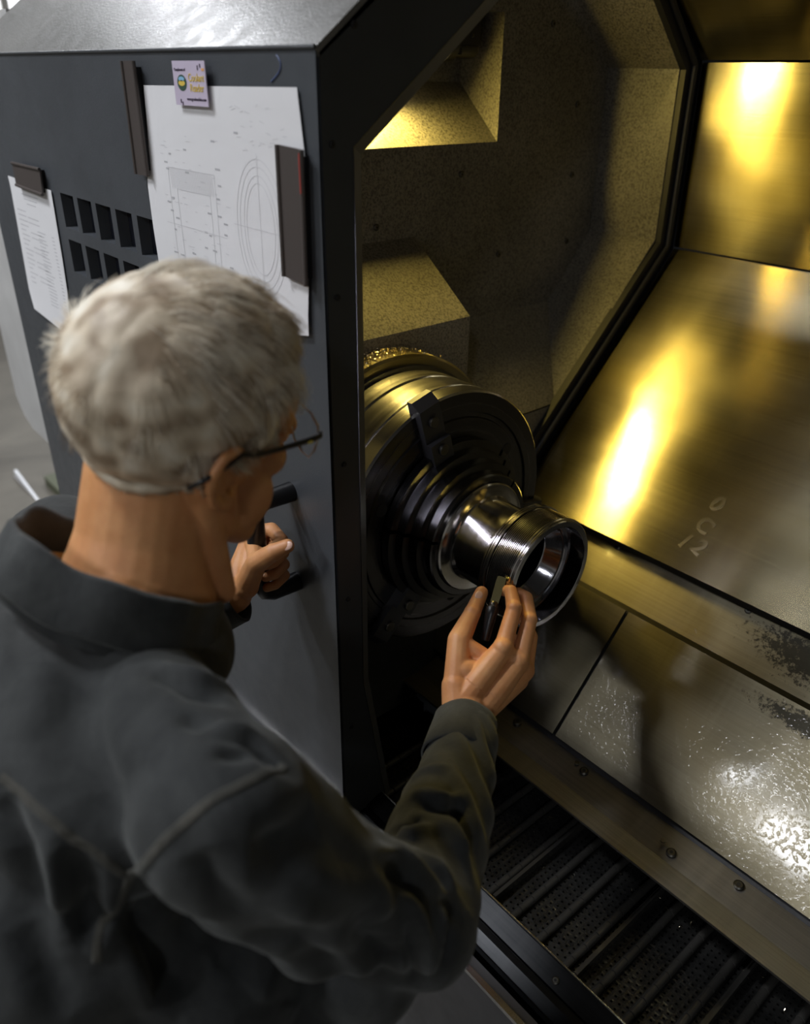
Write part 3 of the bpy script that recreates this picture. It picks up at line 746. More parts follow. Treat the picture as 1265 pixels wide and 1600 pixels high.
for _ in range(70):
    x, z = random.uniform(-1.07, -.9), random.uniform(1.5, 1.73); l = random.uniform(.004, .012); S.append((x, z, x+l, z))
for _ in range(26):
    x, z = random.uniform(-.88, -.77), random.uniform(1.72, 1.775); l = random.uniform(.004, .012); S.append((x, z, x+l, z+random.uniform(-.003, .003)))
S += [(-.88, 1.56+.0, -.80, 1.548), (-.86, 1.552, -.77, 1.556), (-.9, 1.568, -.82, 1.575)]
ink_lines(DR, ink, S, .0008)
S2 = []
for _ in range(46):
    x, z = random.choice((-1.05, -1.0, -.96, -.92, -.885))+random.uniform(-.012, .012), random.uniform(1.49, 1.74); S2.append((x, z, x+random.uniform(.006, .012), z))
ink_lines(DR, ink2, S2, .0022)
S3 = []
for k in range(3): S3.append((-1.69+k*.01, 1.592-k*.008, -1.60-k*.01, 1.592-k*.008))
for k in range(16): z = 1.56-k*.0092; S3.append((-1.735, z, -1.735+random.uniform(.02, .05), z)); S3.append((-1.68, z, -1.62, z)) if k % 3 else None
for k in range(22): z = 1.53-k*.0065; S3.append((-1.64, z, -1.64+random.uniform(.03, .05), z)); S3.append((-1.565, z, -1.553, z))
ink_lines(DS, ink2, [s for s in S3 if s], .0013)
# magnets
mag = plain('brown_black_magnet', (.075, .063, .058), .45, nscale=150, nstr=.15)
magr = plain('red_edge', (.35, .05, .04), .5, nscale=80, nstr=.1)
def magnet(label, pts, ribs):
    """channel section magnet strip: body with two raised edges"""
    P = [Vector((x, DY-.0075, z)) for x, z in pts]; bm = newbm()
    add_poly_slab(bm, P, (0, -1, 0), .003)
    c = sum(P, Vector())/4
    t = thing('magnet_strip', label, 'magnet', (c.x, DY-.004, min(p.z for p in P)))
    obj('strip', bm, mag, t)
    for a, b in ribs:
        bm = newbm(); add_tube(bm, [P[a]+Vector((0, -.003, 0)), P[b]+Vector((0, -.003, 0))], .0028, 8); obj('rib', bm, mag, t, smooth=True)
    bm = newbm(); 
    add_poly_slab(bm, [p*.9+c*.1+Vector((0, .001, 0)) for p in P], (0, 1, 0), .0065); obj('backing', bm, M['rubber'], t)
    return t
magnet('long brown black magnetic strip over the drawing\'s upper left edge', [(-1.133, 1.809), (-1.099, 1.809), (-1.101, 1.674), (-1.137, 1.674)], ((1, 2), (3, 0)))
t = magnet('long dark magnetic strip holding the drawing\'s right edge', [(-.775, 1.733), (-.731, 1.731), (-.734, 1.596), (-.777, 1.599)], ((1, 2), (3, 0)))
bm = newbm(); add_box(bm, (-.7325, DY-.0135, 1.69), (-.7305, DY-.008, 1.728)); lab(obj('red_mark', bm, magr, t), 'red mark on the edge')
magnet('short dark magnetic strip clamping the small printed sheet', [(-1.684, 1.646), (-1.537, 1.647), (-1.547, 1.605), (-1.686, 1.608)], ((0, 1), (2, 3)))
# card magnet
cx0, cx1, cz0, cz1 = -.997, -.918, 1.763, 1.809
CM = thing('card_magnet', 'lavender printed card magnet with yellow lettering at the drawing\'s top edge', 'magnet', (-.957, DY, cz0))
bm = newbm(); cy = DY-.0085; add_box(bm, (cx0, cy, cz0), (cx1, cy+.0012, cz1)); bevel(bm, .0005, 1)
obj('card', bm, plain('lavender_card', (.60, .53, .66), .4, nscale=30, nstr=.03, var=.06), CM)
yel = plain('yellow_print', (.75, .55, .10), .5, nscale=30, nstr=.02); dk = plain('dark_print', (.08, .06, .10), .5, nscale=30, nstr=.02); grn = plain('green_print', (.05, .10, .07), .5, nscale=30, nstr=.02); sky = plain('blue_print', (.25, .5, .7), .5, nscale=30, nstr=.02)
ex, ez = (1, 0, 0), (0, 0, 1); yy = cy-.0003
decal_text('Coolant\nReader', 'printed_title', .0115, yel, CM, (-.9405, yy, 1.7865), ex, ez, .0002)
decal_text('www.goodmachine.com', 'printed_address', .0048, dk, CM, (-.944, yy, 1.7700), ex, ez, .0002)
decal_text('Compliments of', 'printed_heading', .0042, dk, CM, (-.979, yy, 1.800), ex, ez, .0002)
for nm, c, r, mt in (('round_emblem', (-.976, 1.7865), (.0115, .0085), grn), ('emblem_top', (-.976, 1.7905), (.0072, .0025), sky), ('emblem_middle', (-.976, 1.7862), (.0080, .0030), yel)):
    bm = newbm(); k_ = {'round_emblem': 0, 'emblem_top': .0003, 'emblem_middle': .0003}[nm]
    bm.faces.new([bm.verts.new((c[0]+r[0]*math.cos(2*PI*i/28), yy-k_, c[1]+r[1]*math.sin(2*PI*i/28))) for i in range(28)]); obj(nm, bm, mt, CM)
bm = newbm()
for x, z, l in ((-.936, 1.802, .005), (-.930, 1.804, .004), (-.984, 1.7675, .004), (-.980, 1.765, .004)):
    add_box(bm, (x, yy-.0001, z-l/2), (x+.0022, yy+.0003, z+l/2))
obj('printed_marks', bm, dk, CM)
bm = newbm(); add_box(bm, (-.926, yy-.0001, 1.799), (-.920, yy+.0003, 1.8015)); obj('orange_mark', bm, plain('orange_print', (.8, .4, .12), .5, nscale=30, nstr=.02), CM)
# scribble in blue marker on the door
bm = newbm(); pts = [(-.795+.014*math.sin(t*1.2)+.004*t, DY-.0006, 1.79+.010*t) for t in np.linspace(0, 2.4, 12)]
add_tube(bm, pts, .0007, 5); lab(obj('marker_scribble', bm, plain('blue_marker', (.10, .14, .30), .4, nscale=30, nstr=.02), DOOR), 'faint blue marker stroke')

# small things on the floor at far left
bm = newbm(); add_poly_slab(bm, [(-3.99, .86, 0), (-3.66, .86, 0), (-3.96, .86, .05)], (0, 1, .1), .012); bevel(bm, .002)
tag(obj('white_board', bm, plain('white_board_paint', (.75, .76, .78), .5, nscale=20, nstr=.05), None, (-3.85, .866, 0)), 'white triangular board standing on the floor beyond the door', 'board')
bm = newbm(); add_box(bm, (-3.8, .95, 0), (-2.9, 1.5, .05)); add_box(bm, (-3.76, 1.0, .05), (-2.94, 1.45, .07)); bevel(bm, .006)
tag(obj('floor_tray', bm, plain('olive_tray_paint', (.09, .10, .06), .5, nscale=20, nstr=.1), None, (-3.4, 1.2, 0)), 'dull olive low tray on the floor left of the door', 'tray')
HEAD_YAW = 0.0; HAIR_N = 15000; COLLAR_C = (-0.6085, 0.1859, 1.4053); COL_TILT = .28; COL_OPEN = 60
FOLDS = [
 ([(-0.3925, 0.3389, 1.1654), (-0.3748, 0.3403, 1.1748), (-0.3743, 0.3708, 1.17)], 0.0105, 0.007),
 ([(-0.4284, 0.3814, 1.1548), (-0.3948, 0.3896, 1.1716), (-0.3862, 0.4188, 1.1642)], 0.0105, 0.007),
 ([(-0.3208, 0.2441, 1.2853), (-0.333, 0.2808, 1.2432), (-0.3167, 0.3015, 1.2118), (-0.3016, 0.3228, 1.1675)], 0.0105, 0.008),
 ([(-0.35, 0.3136, 1.2013), (-0.3297, 0.326, 1.1858), (-0.3089, 0.3321, 1.1675)], 0.0105, 0.007),
 ([(-0.3712, 0.3795, 1.1724), (-0.3479, 0.3727, 1.1683), (-0.3349, 0.3723, 1.1598)], 0.0105, 0.007),
 ([(-0.31, 0.2663, 1.2353), (-0.3029, 0.2698, 1.2233), (-0.292, 0.2775, 1.1858), (-0.2881, 0.2807, 1.1296)], 0.0105, 0.008),
 ([(-0.3026, 0.301, 1.1942), (-0.2932, 0.2957, 1.1811), (-0.2853, 0.2812, 1.1479)], 0.0105, 0.007),
 ([(-0.451, 0.402, 1.1369), (-0.4397, 0.4188, 1.1535), (-0.4248, 0.4323, 1.1611)], 0.0084, 0.007),
 ([(-0.4018, 0.3674, 1.1628), (-0.3607, 0.3715, 1.1704)], 0.0105, 0.007),
 ([(-0.4047, 0.3371, 1.1563), (-0.3913, 0.3499, 1.1678), (-0.3937, 0.3727, 1.1662)], -0.0115, 0.006),
 ([(-0.4011, 0.3751, 1.1649), (-0.3791, 0.3887, 1.1718), (-0.3746, 0.4111, 1.1617)], -0.0115, 0.006),
 ([(-0.3266, 0.2928, 1.2293), (-0.3121, 0.3095, 1.1972), (-0.2935, 0.3201, 1.1608)], -0.0115, 0.007),
 ([(-0.3203, 0.2604, 1.259), (-0.3103, 0.2788, 1.2262), (-0.2997, 0.2838, 1.2051)], -0.0115, 0.007),
 ([(-0.3985, 0.4074, 1.1636), (-0.3637, 0.3936, 1.1594), (-0.3436, 0.3859, 1.1483)], -0.0115, 0.006),
 ([(-0.2975, 0.268, 1.2142), (-0.2897, 0.2686, 1.1815), (-0.2933, 0.2733, 1.1189)], -0.0115, 0.007),
 ([(-0.2939, 0.3009, 1.1786), (-0.2867, 0.3024, 1.1597), (-0.2822, 0.2917, 1.1407)], -0.0115, 0.007),
 ([(-0.317, 0.159, 1.3234), (-0.311, 0.1715, 1.3069), (-0.3068, 0.186, 1.286), (-0.3017, 0.2081, 1.2609)], 0.01155, 0.012),
 ([(-0.2977, 0.242, 1.2307), (-0.305, 0.2417, 1.2536), (-0.3158, 0.2324, 1.2871)], 0.0105, 0.012),
 ([(-0.331, 0.211, 1.3377), (-0.3197, 0.1776, 1.3487), (-0.3231, 0.1512, 1.3576)], -0.0184, 0.016),
 ([(-0.341, 0.1233, 1.3637), (-0.3321, 0.1238, 1.3519), (-0.3267, 0.1257, 1.3352), (-0.3204, 0.1442, 1.3012)], -0.01495, 0.012),
 ([(-0.3176, 0.1756, 1.3397), (-0.3144, 0.1903, 1.3174), (-0.3097, 0.205, 1.2958), (-0.3046, 0.2353, 1.2598)], 0.0105, 0.012),
 ([(-0.3297, 0.1423, 1.2756), (-0.3188, 0.1579, 1.2658), (-0.3081, 0.1742, 1.2549), (-0.3076, 0.1888, 1.2199), (-0.3041, 0.2026, 1.1881), (-0.3201, 0.2319, 1.1112)], -0.0115, 0.014),
 ([(-0.3001, 0.2195, 1.2494), (-0.2954, 0.2276, 1.2239), (-0.2942, 0.239, 1.1896), (-0.3082, 0.2502, 1.1064)], -0.0138, 0.012),
 ([(-0.481, 0.164, 1.3978), (-0.4479, 0.1801, 1.3959), (-0.4309, 0.1989, 1.3849)], -0.0115, 0.008),
 ([(-0.4875, 0.1711, 1.3973), (-0.4593, 0.191, 1.3923), (-0.4501, 0.2138, 1.3695)], 0.0084, 0.006),
 ([(-0.3902, 0.168, 1.3988), (-0.3781, 0.1898, 1.3918), (-0.3633, 0.1943, 1.3849), (-0.3513, 0.2002, 1.375)], -0.01265, 0.008),
 ([(-0.3776, 0.159, 1.3984), (-0.3655, 0.1843, 1.3912)], -0.01035, 0.006),
 ([(-0.3802, 0.1669, 1.3989), (-0.3715, 0.1884, 1.3911), (-0.3587, 0.2001, 1.3788)], 0.0084, 0.005),
 ([(-0.4039, 0.1721, 1.3956), (-0.3855, 0.1917, 1.3911), (-0.3636, 0.1957, 1.384)], 0.0084, 0.007),
 ([(-0.4269, 0.1592, 1.3957), (-0.4039, 0.1721, 1.3956)], -0.00805, 0.007),
 ([(-0.4293, 0.0691, 1.3297), (-0.4224, 0.0685, 1.3144), (-0.4189, 0.0684, 1.2949), (-0.4249, 0.0682, 1.2635), (-0.4181, 0.0659, 1.2476)], -0.01495, 0.011),
 ([(-0.4864, 0.0451, 1.3492), (-0.4688, 0.0435, 1.3369), (-0.4543, 0.0422, 1.3221), (-0.4488, 0.0417, 1.2975), (-0.4447, 0.0413, 1.2703)], -0.01495, 0.012),
 ([(-0.4467, 0.0608, 1.3406), (-0.4345, 0.0587, 1.3245), (-0.4271, 0.0573, 1.303), (-0.4319, 0.055, 1.2645), (-0.419, 0.0503, 1.247)], 0.0105, 0.01),
 ([(-0.4127, 0.0802, 1.2979), (-0.4185, 0.0789, 1.2495), (-0.4091, 0.0623, 1.2316)], 0.0105, 0.009),
 ([(-0.4188, 0.0991, 1.2513), (-0.4091, 0.101, 1.2236), (-0.4008, 0.1035, 1.1924), (-0.3785, 0.1149, 1.1685)], -0.0138, 0.012),
 ([(-0.4099, 0.0823, 1.2334), (-0.3993, 0.0837, 1.2095), (-0.3944, 0.0864, 1.176), (-0.3752, 0.1007, 1.1557)], 0.0105, 0.012),
 ([(-0.4449, 0.0314, 1.265), (-0.4303, 0.0307, 1.2533), (-0.4176, 0.0302, 1.2394), (-0.4065, 0.0342, 1.2226), (-0.3977, 0.0384, 1.2019)], -0.0115, 0.014),
 ([(-0.5734, 0.1301, 1.3909), (-0.5504, 0.1113, 1.389), (-0.5308, 0.0942, 1.3858), (-0.5149, 0.0826, 1.3784), (-0.5009, 0.0718, 1.3703)], 0.00525, 0.02),
 ([(-0.505, 0.1552, 1.3946), (-0.483, 0.1397, 1.3893), (-0.4666, 0.1263, 1.3807), (-0.444, 0.1203, 1.3735), (-0.4257, 0.1154, 1.3634)], 0.00525, 0.02),
 ([(-0.5181, 0.1177, 1.3811), (-0.4952, 0.1056, 1.3756), (-0.4759, 0.0947, 1.3685), (-0.4581, 0.091, 1.3598), (-0.4431, 0.0878, 1.3493)], -0.00575, 0.02),
]
SEAMS = [
 [(-0.4091, 0.0623, 1.2316), (-0.4192, 0.077, 1.2506), (-0.4072, 0.0953, 1.2903), (-0.3692, 0.1011, 1.3475), (-0.3605, 0.1132, 1.3676), (-0.3553, 0.1277, 1.3792), (-0.3528, 0.1433, 1.3874), (-0.3502, 0.1584, 1.3891), (-0.3502, 0.1751, 1.3877), (-0.3582, 0.2022, 1.3766)],
 [(-0.4933, 0.0488, 1.3568), (-0.4744, 0.055, 1.3524), (-0.456, 0.0611, 1.348), (-0.4382, 0.0685, 1.3393), (-0.4241, 0.0763, 1.3268), (-0.4142, 0.086, 1.3142), (-0.4074, 0.0966, 1.2974)],
]
# =====================================================================
# the man
# =====================================================================
def add_ell(bm, c, rad, ax=None, seg=20):
    """ellipsoid; ax = three unit axes"""
    m = Matrix.Identity(4)
    ax = ax or ((1, 0, 0), (0, 1, 0), (0, 0, 1))
    for j in range(3):
        for i in range(3): m[i][j] = ax[j][i]*rad[j]
        m[j][3] = c[j]
    bmesh.ops.create_uvsphere(bm, u_segments=seg, v_segments=seg//2+2, radius=1, matrix=m)
CAPSEG = 28
def add_cap(bm, a, b, ra, rb, seg=0):
    """tapered capsule"""
    seg = seg or CAPSEG
    a = Vector(a); b = Vector(b); d = b-a; L_ = d.length
    add_ell(bm, a, (ra,)*3, seg=seg); add_ell(bm, b, (rb,)*3, seg=seg)
    if L_ > 1e-5: add_tube(bm, [a, b], [ra, rb], seg)
def chain(bm, pts, rad):
    for i in range(len(pts)-1): add_cap(bm, pts[i], pts[i+1], rad[i], rad[i+1])
def remesh(bm, voxel, smooth=4, lam=.5):
    """fuse overlapping solids into one skin, then relax it; returns numpy verts and quads"""
    me = bpy.data.meshes.new('tmp'); bmesh.ops.recalc_face_normals(bm, faces=bm.faces[:]); bm.to_mesh(me); bm.free()
    o = bpy.data.objects.new('tmp', me); COL.objects.link(o)
    md = o.modifiers.new('r', 'REMESH'); md.mode = 'VOXEL'; md.voxel_size = voxel; md.adaptivity = 0
    dg = bpy.context.evaluated_depsgraph_get(); dg.update(); m2 = bpy.data.meshes.new_from_object(o.evaluated_get(dg))
    bpy.data.objects.remove(o); bpy.data.meshes.remove(me)
    n = len(m2.vertices); V = np.empty(n*3); m2.vertices.foreach_get('co', V); V = V.reshape(-1, 3)
    Fq = [tuple(p.vertices) for p in m2.polygons]
    E_ = np.empty(len(m2.edges)*2, dtype=np.int64); m2.edges.foreach_get('vertices', E_); E_ = E_.reshape(-1, 2)
    bpy.data.meshes.remove(m2)
    V = relax(V, E_, smooth, lam)
    return V, Fq, E_
def relax(V, E_, it, lam=.5):
    n = len(V); deg = np.bincount(E_.ravel(), minlength=n).astype(float)[:, None]; deg[deg == 0] = 1
    for _ in range(it):
        S_ = np.zeros_like(V)
        for k in range(3): S_[:, k] = np.bincount(E_[:, 0], V[E_[:, 1], k], n)+np.bincount(E_[:, 1], V[E_[:, 0], k], n)
        V = V+(S_/deg-V)*lam
    return V
def normals(V, Fq):
    q = np.array(Fq); nr = np.cross(V[q[:, 2]]-V[q[:, 0]], V[q[:, 3]]-V[q[:, 1]]); N_ = np.zeros_like(V)
    for k in range(4):
        for c in range(3): N_[:, c] += np.bincount(q[:, k], nr[:, c], len(V))
    return N_/np.maximum(np.linalg.norm(N_, axis=1), 1e-12)[:, None]
def npmesh(name, parts, mats, parent, mi=None):
    """one mesh object from several (verts, faces)"""
    VV, FF, MI, o_ = [], [], [], 0
    for i, (V, Fq) in enumerate(parts):
        VV.append(V); FF += [tuple(a+o_ for a in f) for f in Fq]; MI += [mi[i] if mi else 0]*len(Fq); o_ += len(V)
    V = np.concatenate(VV); off = np.array(wloc(parent)); me = bpy.data.meshes.new(name); me.from_pydata((V-off).tolist(), [], FF)
    for m in (mats if isinstance(mats, list) else [mats]): me.materials.append(m)
    me.polygons.foreach_set('use_smooth', [True]*len(FF)); me.polygons.foreach_set('material_index', MI); me.update()
    o = bpy.data.objects.new(name, me); COL.objects.link(o); o.parent = parent; return o
def seg_dist(V, pl):
    """distance of each vertex to a polyline and position along it 0..1"""
    best = np.full(len(V), 1e9); par = np.zeros(len(V)); n = len(pl)-1
    for i in range(n):
        a = np.array(pl[i]); b = np.array(pl[i+1]); d = b-a; t = np.clip(((V-a)@d)/max(d@d, 1e-12), 0, 1)
        q = np.linalg.norm(V-(a+t[:, None]*d), axis=1); m = q < best; best[m] = q[m]; par[m] = (i+t[m])/n
    return best, par

PER = thing('person', 'white-haired man in glasses and charcoal work shirt leaning to the spindle, tool in right hand', 'person', (-.58, .0, 0))
def skin_mat():
    m, N, L, b = nt('skin'); co = obco(N, L)
    f = noi(N, L, co, 28, 5, .65); g = noi(N, L, co, 9, 3)
    c = ramp(N, L, f, [(.3, (.60, .265, .100)), (.7, (.74, .38, .165))])
    c = mixc(N, L, ramp(N, L, g, [(.4, gr(0)), (.7, gr(.5))]), c, (.58, .21, .085))
    L.new(c, b.inputs['Base Color']); b.inputs['Roughness'].default_value = .48
    b.inputs['Subsurface Weight'].default_value = .12; b.inputs['Subsurface Radius'].default_value = (.9, .35, .15); b.inputs['Subsurface Scale'].default_value = .006
    bump(N, L, b, noi(N, L, co, 500, 4, .7), .25, .0006); bump(N, L, b, noi(N, L, obco(N, L, (1, 1, 2.5)), 90, 4, .7), .25, .0012)
    return m
M['skin'] = skin_mat(); M['nail'] = plain('finger_nail', (.72, .46, .36), .3, nscale=60, nstr=.05)
def cloth_mat(name, c0, c1):
    m, N, L, b = nt(name); co = obco(N, L)
    f = noi(N, L, co, 14, 6, .72, .5)
    c = ramp(N, L, f, [(.3, c0), (.72, c1)])
    L.new(c, b.inputs['Base Color']); b.inputs['Roughness'].default_value = .82; b.inputs['Specular IOR Level'].default_value = .25
    b.inputs['Sheen Weight'].default_value = .25; b.inputs['Sheen Roughness'].default_value = .5; b.inputs['Sheen Tint'].default_value = (.6, .62, .6, 1)
    bump(N, L, b, noi(N, L, co, 900, 2, .6), .35, .0006); bump(N, L, b, noi(N, L, co, 60, 5, .65), .4, .003)
    return m
M['shirt'] = cloth_mat('washed_charcoal_twill', (.019, .021, .022), (.050, .053, .052))
M['seam'] = cloth_mat('worn_seam', (.028, .029, .026), (.095, .09, .075))
M['trouser'] = cloth_mat('dark_trouser_cloth', (.018, .020, .026), (.032, .035, .042))
M['tee'] = cloth_mat('ochre_undershirt_cloth', (.30, .17, .04), (.42, .26, .08))

HO = np.array((-.6134, .2839, 1.5368)); yw, pc, rl = -.036+HEAD_YAW, .094, .3085
hf = np.array((math.sin(yw)*math.cos(pc), math.cos(yw)*math.cos(pc), -math.sin(pc))); hr = np.cross(hf, (0, 0, 1)); hr /= np.linalg.norm(hr); hu = np.cross(hr, hf)
hr, hu = math.cos(rl)*hr-math.sin(rl)*hu, math.cos(rl)*hu+math.sin(rl)*hr
HAX = (tuple(hf), tuple(hr), tuple(hu))
def H(f, r, u): return tuple(HO+f*hf+r*hr+u*hu)
def hell(bm, c, rad, seg=24): add_ell(bm, H(*c), rad, HAX, seg)
NB = (-.605, .205, 1.385)      # neck base
SR, SLt = (-0.3840, 0.1650, 1.3313), (-.79, .20, 1.335)
ER, EL = (-0.3358, 0.3089, 1.1253), (-.93, .22, 1.08)
WR, WL = (-0.5113, 0.5466, 1.1097), (-0.8110, 0.3993, 1.1865)

# ---- head and neck ----
bm = newbm()
hell(bm, (-.008, 0, .036), (.096, .075, .083)); hell(bm, (.035, 0, .030), (.052, .062, .058)); hell(bm, (.03, 0, -.035), (.052, .057, .062))
hell(bm, (.0, 0, -.02), (.06, .068, .05))
for s in (-1, 1):
    chain(bm, [H(-.004, s*.056, -.035), H(.004, s*.057, -.078), H(.042, s*.040, -.112), H(.068, s*.012, -.122)], [.018, .018, .017, .017])
    hell(bm, (.056, s*.036, -.030), (.022, .024, .020)); chain(bm, [H(.084, s*.010, .020), H(.076, s*.032, .024), H(.058, s*.052, .014)], [.008, .009, .009])
    hell(bm, (.092, s*.011, -.036), (.010, .008, .007)); hell(bm, (.032, s*.052, -.068), (.032, .016, .038))
    hell(bm, (.072, s*.031, .006), (.010, .015, .006)); hell(bm, (.071, s*.031, -.010), (.010, .015, .006))
hell(bm, (.066, 0, -.070), (.024, .030, .028)); hell(bm, (.072, 0, -.116), (.018, .020, .016)); hell(bm, (.045, 0, -.095), (.035, .045, .03))
chain(bm, [H(.084, 0, .010), H(.096, 0, -.012), H(.107, 0, -.032)], [.008, .009, .0115])
chain(bm, [H(.080, -.020, -.067), H(.091, -.007, -.0635), H(.091, .007, -.0635), H(.080, .020, -.067)], [.004, .0055, .0055, .004])
chain(bm, [H(.078, -.018, -.075), H(.088, 0, -.0765), H(.078, .018, -.075)], [.004, .0065, .004])
hn = H(-.030, 0, -.045)
chain(bm, [hn, tuple((np.array(hn)*.45+np.array(NB)*.55)), NB], [.058, .059, .070])
for s in (-1, 1):
    add_cap(bm, H(-.02, s*.058, -.03), (NB[0]+s*.03, NB[1]+.07, NB[2]-.01), .014, .012)
    add_cap(bm, (NB[0]+s*.02, NB[1]-.015, NB[2]+.02), (NB[0]+s*.07, NB[1]-.01, NB[2]-.035), .040, .026)
add_ell(bm, (NB[0], NB[1]-.01, NB[2]-.06), (.08, .06, .05))
# ears
for s in (-1, 1):
    e0 = lambda f, u, o_=0: H(-.012+f, s*(.073+o_), -.006+u)
    rim = [e0(.014, .006, .001), e0(.012, .022, .006), e0(.002, .031, .012), e0(-.012, .030, .017), e0(-.021, .018, .020), e0(-.021, .002, .019), e0(-.014, -.014, .015), e0(-.006, -.026, .010), e0(.004, -.033, .006), e0(.010, -.027, .002)]
    chain(bm, rim, [.0038, .0042, .0044, .0046, .0046, .0044, .0042, .0052, .0062, .005])
    chain(bm, [e0(-.010, .020, .011), e0(-.014, .006, .012), e0(-.008, -.010, .009), e0(.0, -.016, .006)], [.003]*4)
    chain(bm, [e0(.010, .002, .002), e0(.011, -.010, .002)], [.005, .005])
    hell(bm, (-.018, s*.076, -.004), (.014, .0065, .026)); hell(bm, (-.010, s*.077, -.034), (.010, .006, .009))
hV, hF, hE = remesh(bm, .0019, 5, .5); CAPSEG = 14
hN = normals(hV, hF)
loc_ = (hV-HO)@np.array([hf, hr, hu]).T
# forehead and nape creases
for z0, w_, a_ in ((.055, .003, .0007), (.068, .003, .0006)):
    m_ = (loc_[:, 0] > .05); hV[m_] -= hN[m_]*(a_*np.exp(-((loc_[m_, 2]-z0)/w_)**2))[:, None]
# ---- coarse trunk under the clothes, limbs ----
ltv = np.array(SR)-np.array(SLt); ltv /= np.linalg.norm(ltv); upv = np.array((-.02, .34, .94)); upv -= ltv*(upv@ltv); upv /= np.linalg.norm(upv); apv = np.cross(upv, ltv)
TAX = (tuple(ltv), tuple(apv), tuple(upv))
SPN = [((-.60, -.035, .93), (.165, .118, .13)), ((-.575, .02, 1.06), (.170, .130, .14)), ((-.580, .075, 1.19), (.185, .130, .13)), ((-.592, .120, 1.29), (.190, .118, .10)), ((-.592, .155, 1.330), (.160, .085, .058))]
HIPS = [(-.69, -.05, .90), (-.50, -.055, .90)]; KN = [(-.70, .04, .50), (-.46, -.02, .50)]; AN = [(-.71, -.05, .10), (-.44, -.14, .10)]
def trunk(bm, k, legs=True):
    for c, r in SPN: add_ell(bm, c, tuple(x*k for x in r), TAX, 28)
    add_cap(bm, (-.59, .165, 1.350), (SR[0]-.01, SR[1], SR[2]+.008), .048*k, .058*k, 20); add_cap(bm, (-.59, .165, 1.350), (SLt[0]+.01, SLt[1], SLt[2]+.012), .055*k, .062*k, 20)
    if legs:
        for h, kn, a in zip(HIPS, KN, AN): chain(bm, [h, kn, a], [.088*k, .060*k, .045*k])
bm = newbm(); trunk(bm, .78)
chain(bm, [SR, ER, WR], [.046, .036, .024]); chain(bm, [SLt, EL, WL], [.046, .036, .024])
tV, tF, tE = remesh(bm, .008, 4)

# ---- hands ----
def hand(bm, J, palm):
    for pts, rad in J: chain(bm, pts, rad)
    for a, b, ra, rb in palm: add_cap(bm, a, b, ra, rb)
bm = newbm()
rIM, rMM, rRM, rPM = (-0.5228, 0.6186, 1.1635), (-0.5069, 0.6343, 1.1457), (-0.5074, 0.6486, 1.1220), (-0.5166, 0.6519, 1.0970)
rTC, rTM = (-0.5394, 0.5550, 1.1271), (-0.5706, 0.5884, 1.1640)
J = [([rTC, rTM, (-0.5871, 0.6278, 1.1797), (-0.5993, 0.6558, 1.1924)], [.0165, .0150, .0112, .0092]),
     ([rIM, (-0.5469, 0.6628, 1.1931), (-0.5668, 0.6772, 1.2023), (-0.5808, 0.6793, 1.1950)], [.0118, .0102, .0088, .0076]),
     ([rMM, (-0.5320, 0.6779, 1.1760), (-0.5547, 0.6953, 1.1905), (-0.5719, 0.6980, 1.1884)], [.0118, .0102, .0088, .0076]),
     ([rRM, (-0.5355, 0.6891, 1.1402), (-0.5631, 0.7033, 1.1495), (-0.5764, 0.6960, 1.1487)], [.0110, .0096, .0084, .0074]),
     ([rPM, (-0.5488, 0.6904, 1.1042), (-0.5723, 0.6953, 1.1152), (-0.5794, 0.6841, 1.1221)], [.0100, .0086, .0074, .0066])]
w1, w2 = (-0.5226, 0.5432, 1.1109), (-0.5074, 0.5591, 1.0986)
PL = [(w1, rTC, .020, .0185), (w1, rIM, .020, .0125), (w2, rMM, .020, .0125), (w2, rRM, .019, .0120), (w2, rPM, .018, .0115),
      (rIM, rMM, .0105, .0105), (rMM, rRM, .0105, .0105), (rRM, rPM, .0105, .010), (rTM, (-0.5374, 0.6064, 1.1442), .0105, .012), (rTC, (-0.5360, 0.5996, 1.1383), .016, .014), ((-0.5435, 0.5728, 1.1374), (-0.5189, 0.6249, 1.1199), .018, .016),
      ((-0.5139, 0.5493, 1.1062), (-0.4870, 0.5128, 1.0984), .026, .026), ((-0.4870, 0.5128, 1.0984), (-0.4538, 0.4680, 1.0930), .026, .030)]
hand(bm, J, PL)
for c, r in ((rIM, .0118), (rMM, .0118), (rRM, .0105)): add_ell(bm, (c[0]+.001, c[1]-.002, c[2]+.003), (r,)*3)
for c, r in (((-0.5459, 0.6615, 1.1943), .0106), ((-0.5309, 0.6766, 1.1772), .0106), ((-0.5860, 0.6266, 1.1809), .0116)): add_ell(bm, c, (r,)*3)
rhV, rhF, rhE = remesh(bm, .0013, 5, .5)
# tendons and web creases on the back of the right hand
rhN = normals(rhV, rhF)
for a, b in ((w1, rIM), (w2, rMM), (w2, rRM)):
    d_, t_ = seg_dist(rhV+rhN*-.010, [a, b]); m_ = (t_ > .35)
    rhV[m_] += rhN[m_]*(.0012*np.exp(-((d_[m_]-.004)/.005)**2))[:, None]
bm = newbm()
GX_, GY_ = HX, .448
def G(dx, dy, z): return (GX_+dx, GY_+dy, z)
lTC, lTM, lTI, lTT = (-0.7952, 0.4133, 1.2062), (-0.7746, 0.4202, 1.2484), (-0.7550, 0.4352, 1.2682), (-0.7435, 0.4493, 1.2776)
J = [([lTC, lTM, lTI, lTT], [.0165, .0140, .0115, .0092])]
LM = []
for k, z in enumerate((1.262, 1.243, 1.224, 1.207)):
    z += -.006; r = (.0098, .0100, .0094, .0084)[k]
    mcp = G(-.032, .006, z-.006); LM.append(mcp)
    J.append(([mcp, G(-.016, .027, z), G(.016, .023, z-.001), G(.024, .003, z-.004), G(.020, -.008, z-.006)], [r*1.15, r, r*.9, r*.8, r*.74]))
lw1 = (-0.8097, 0.4009, 1.1907)
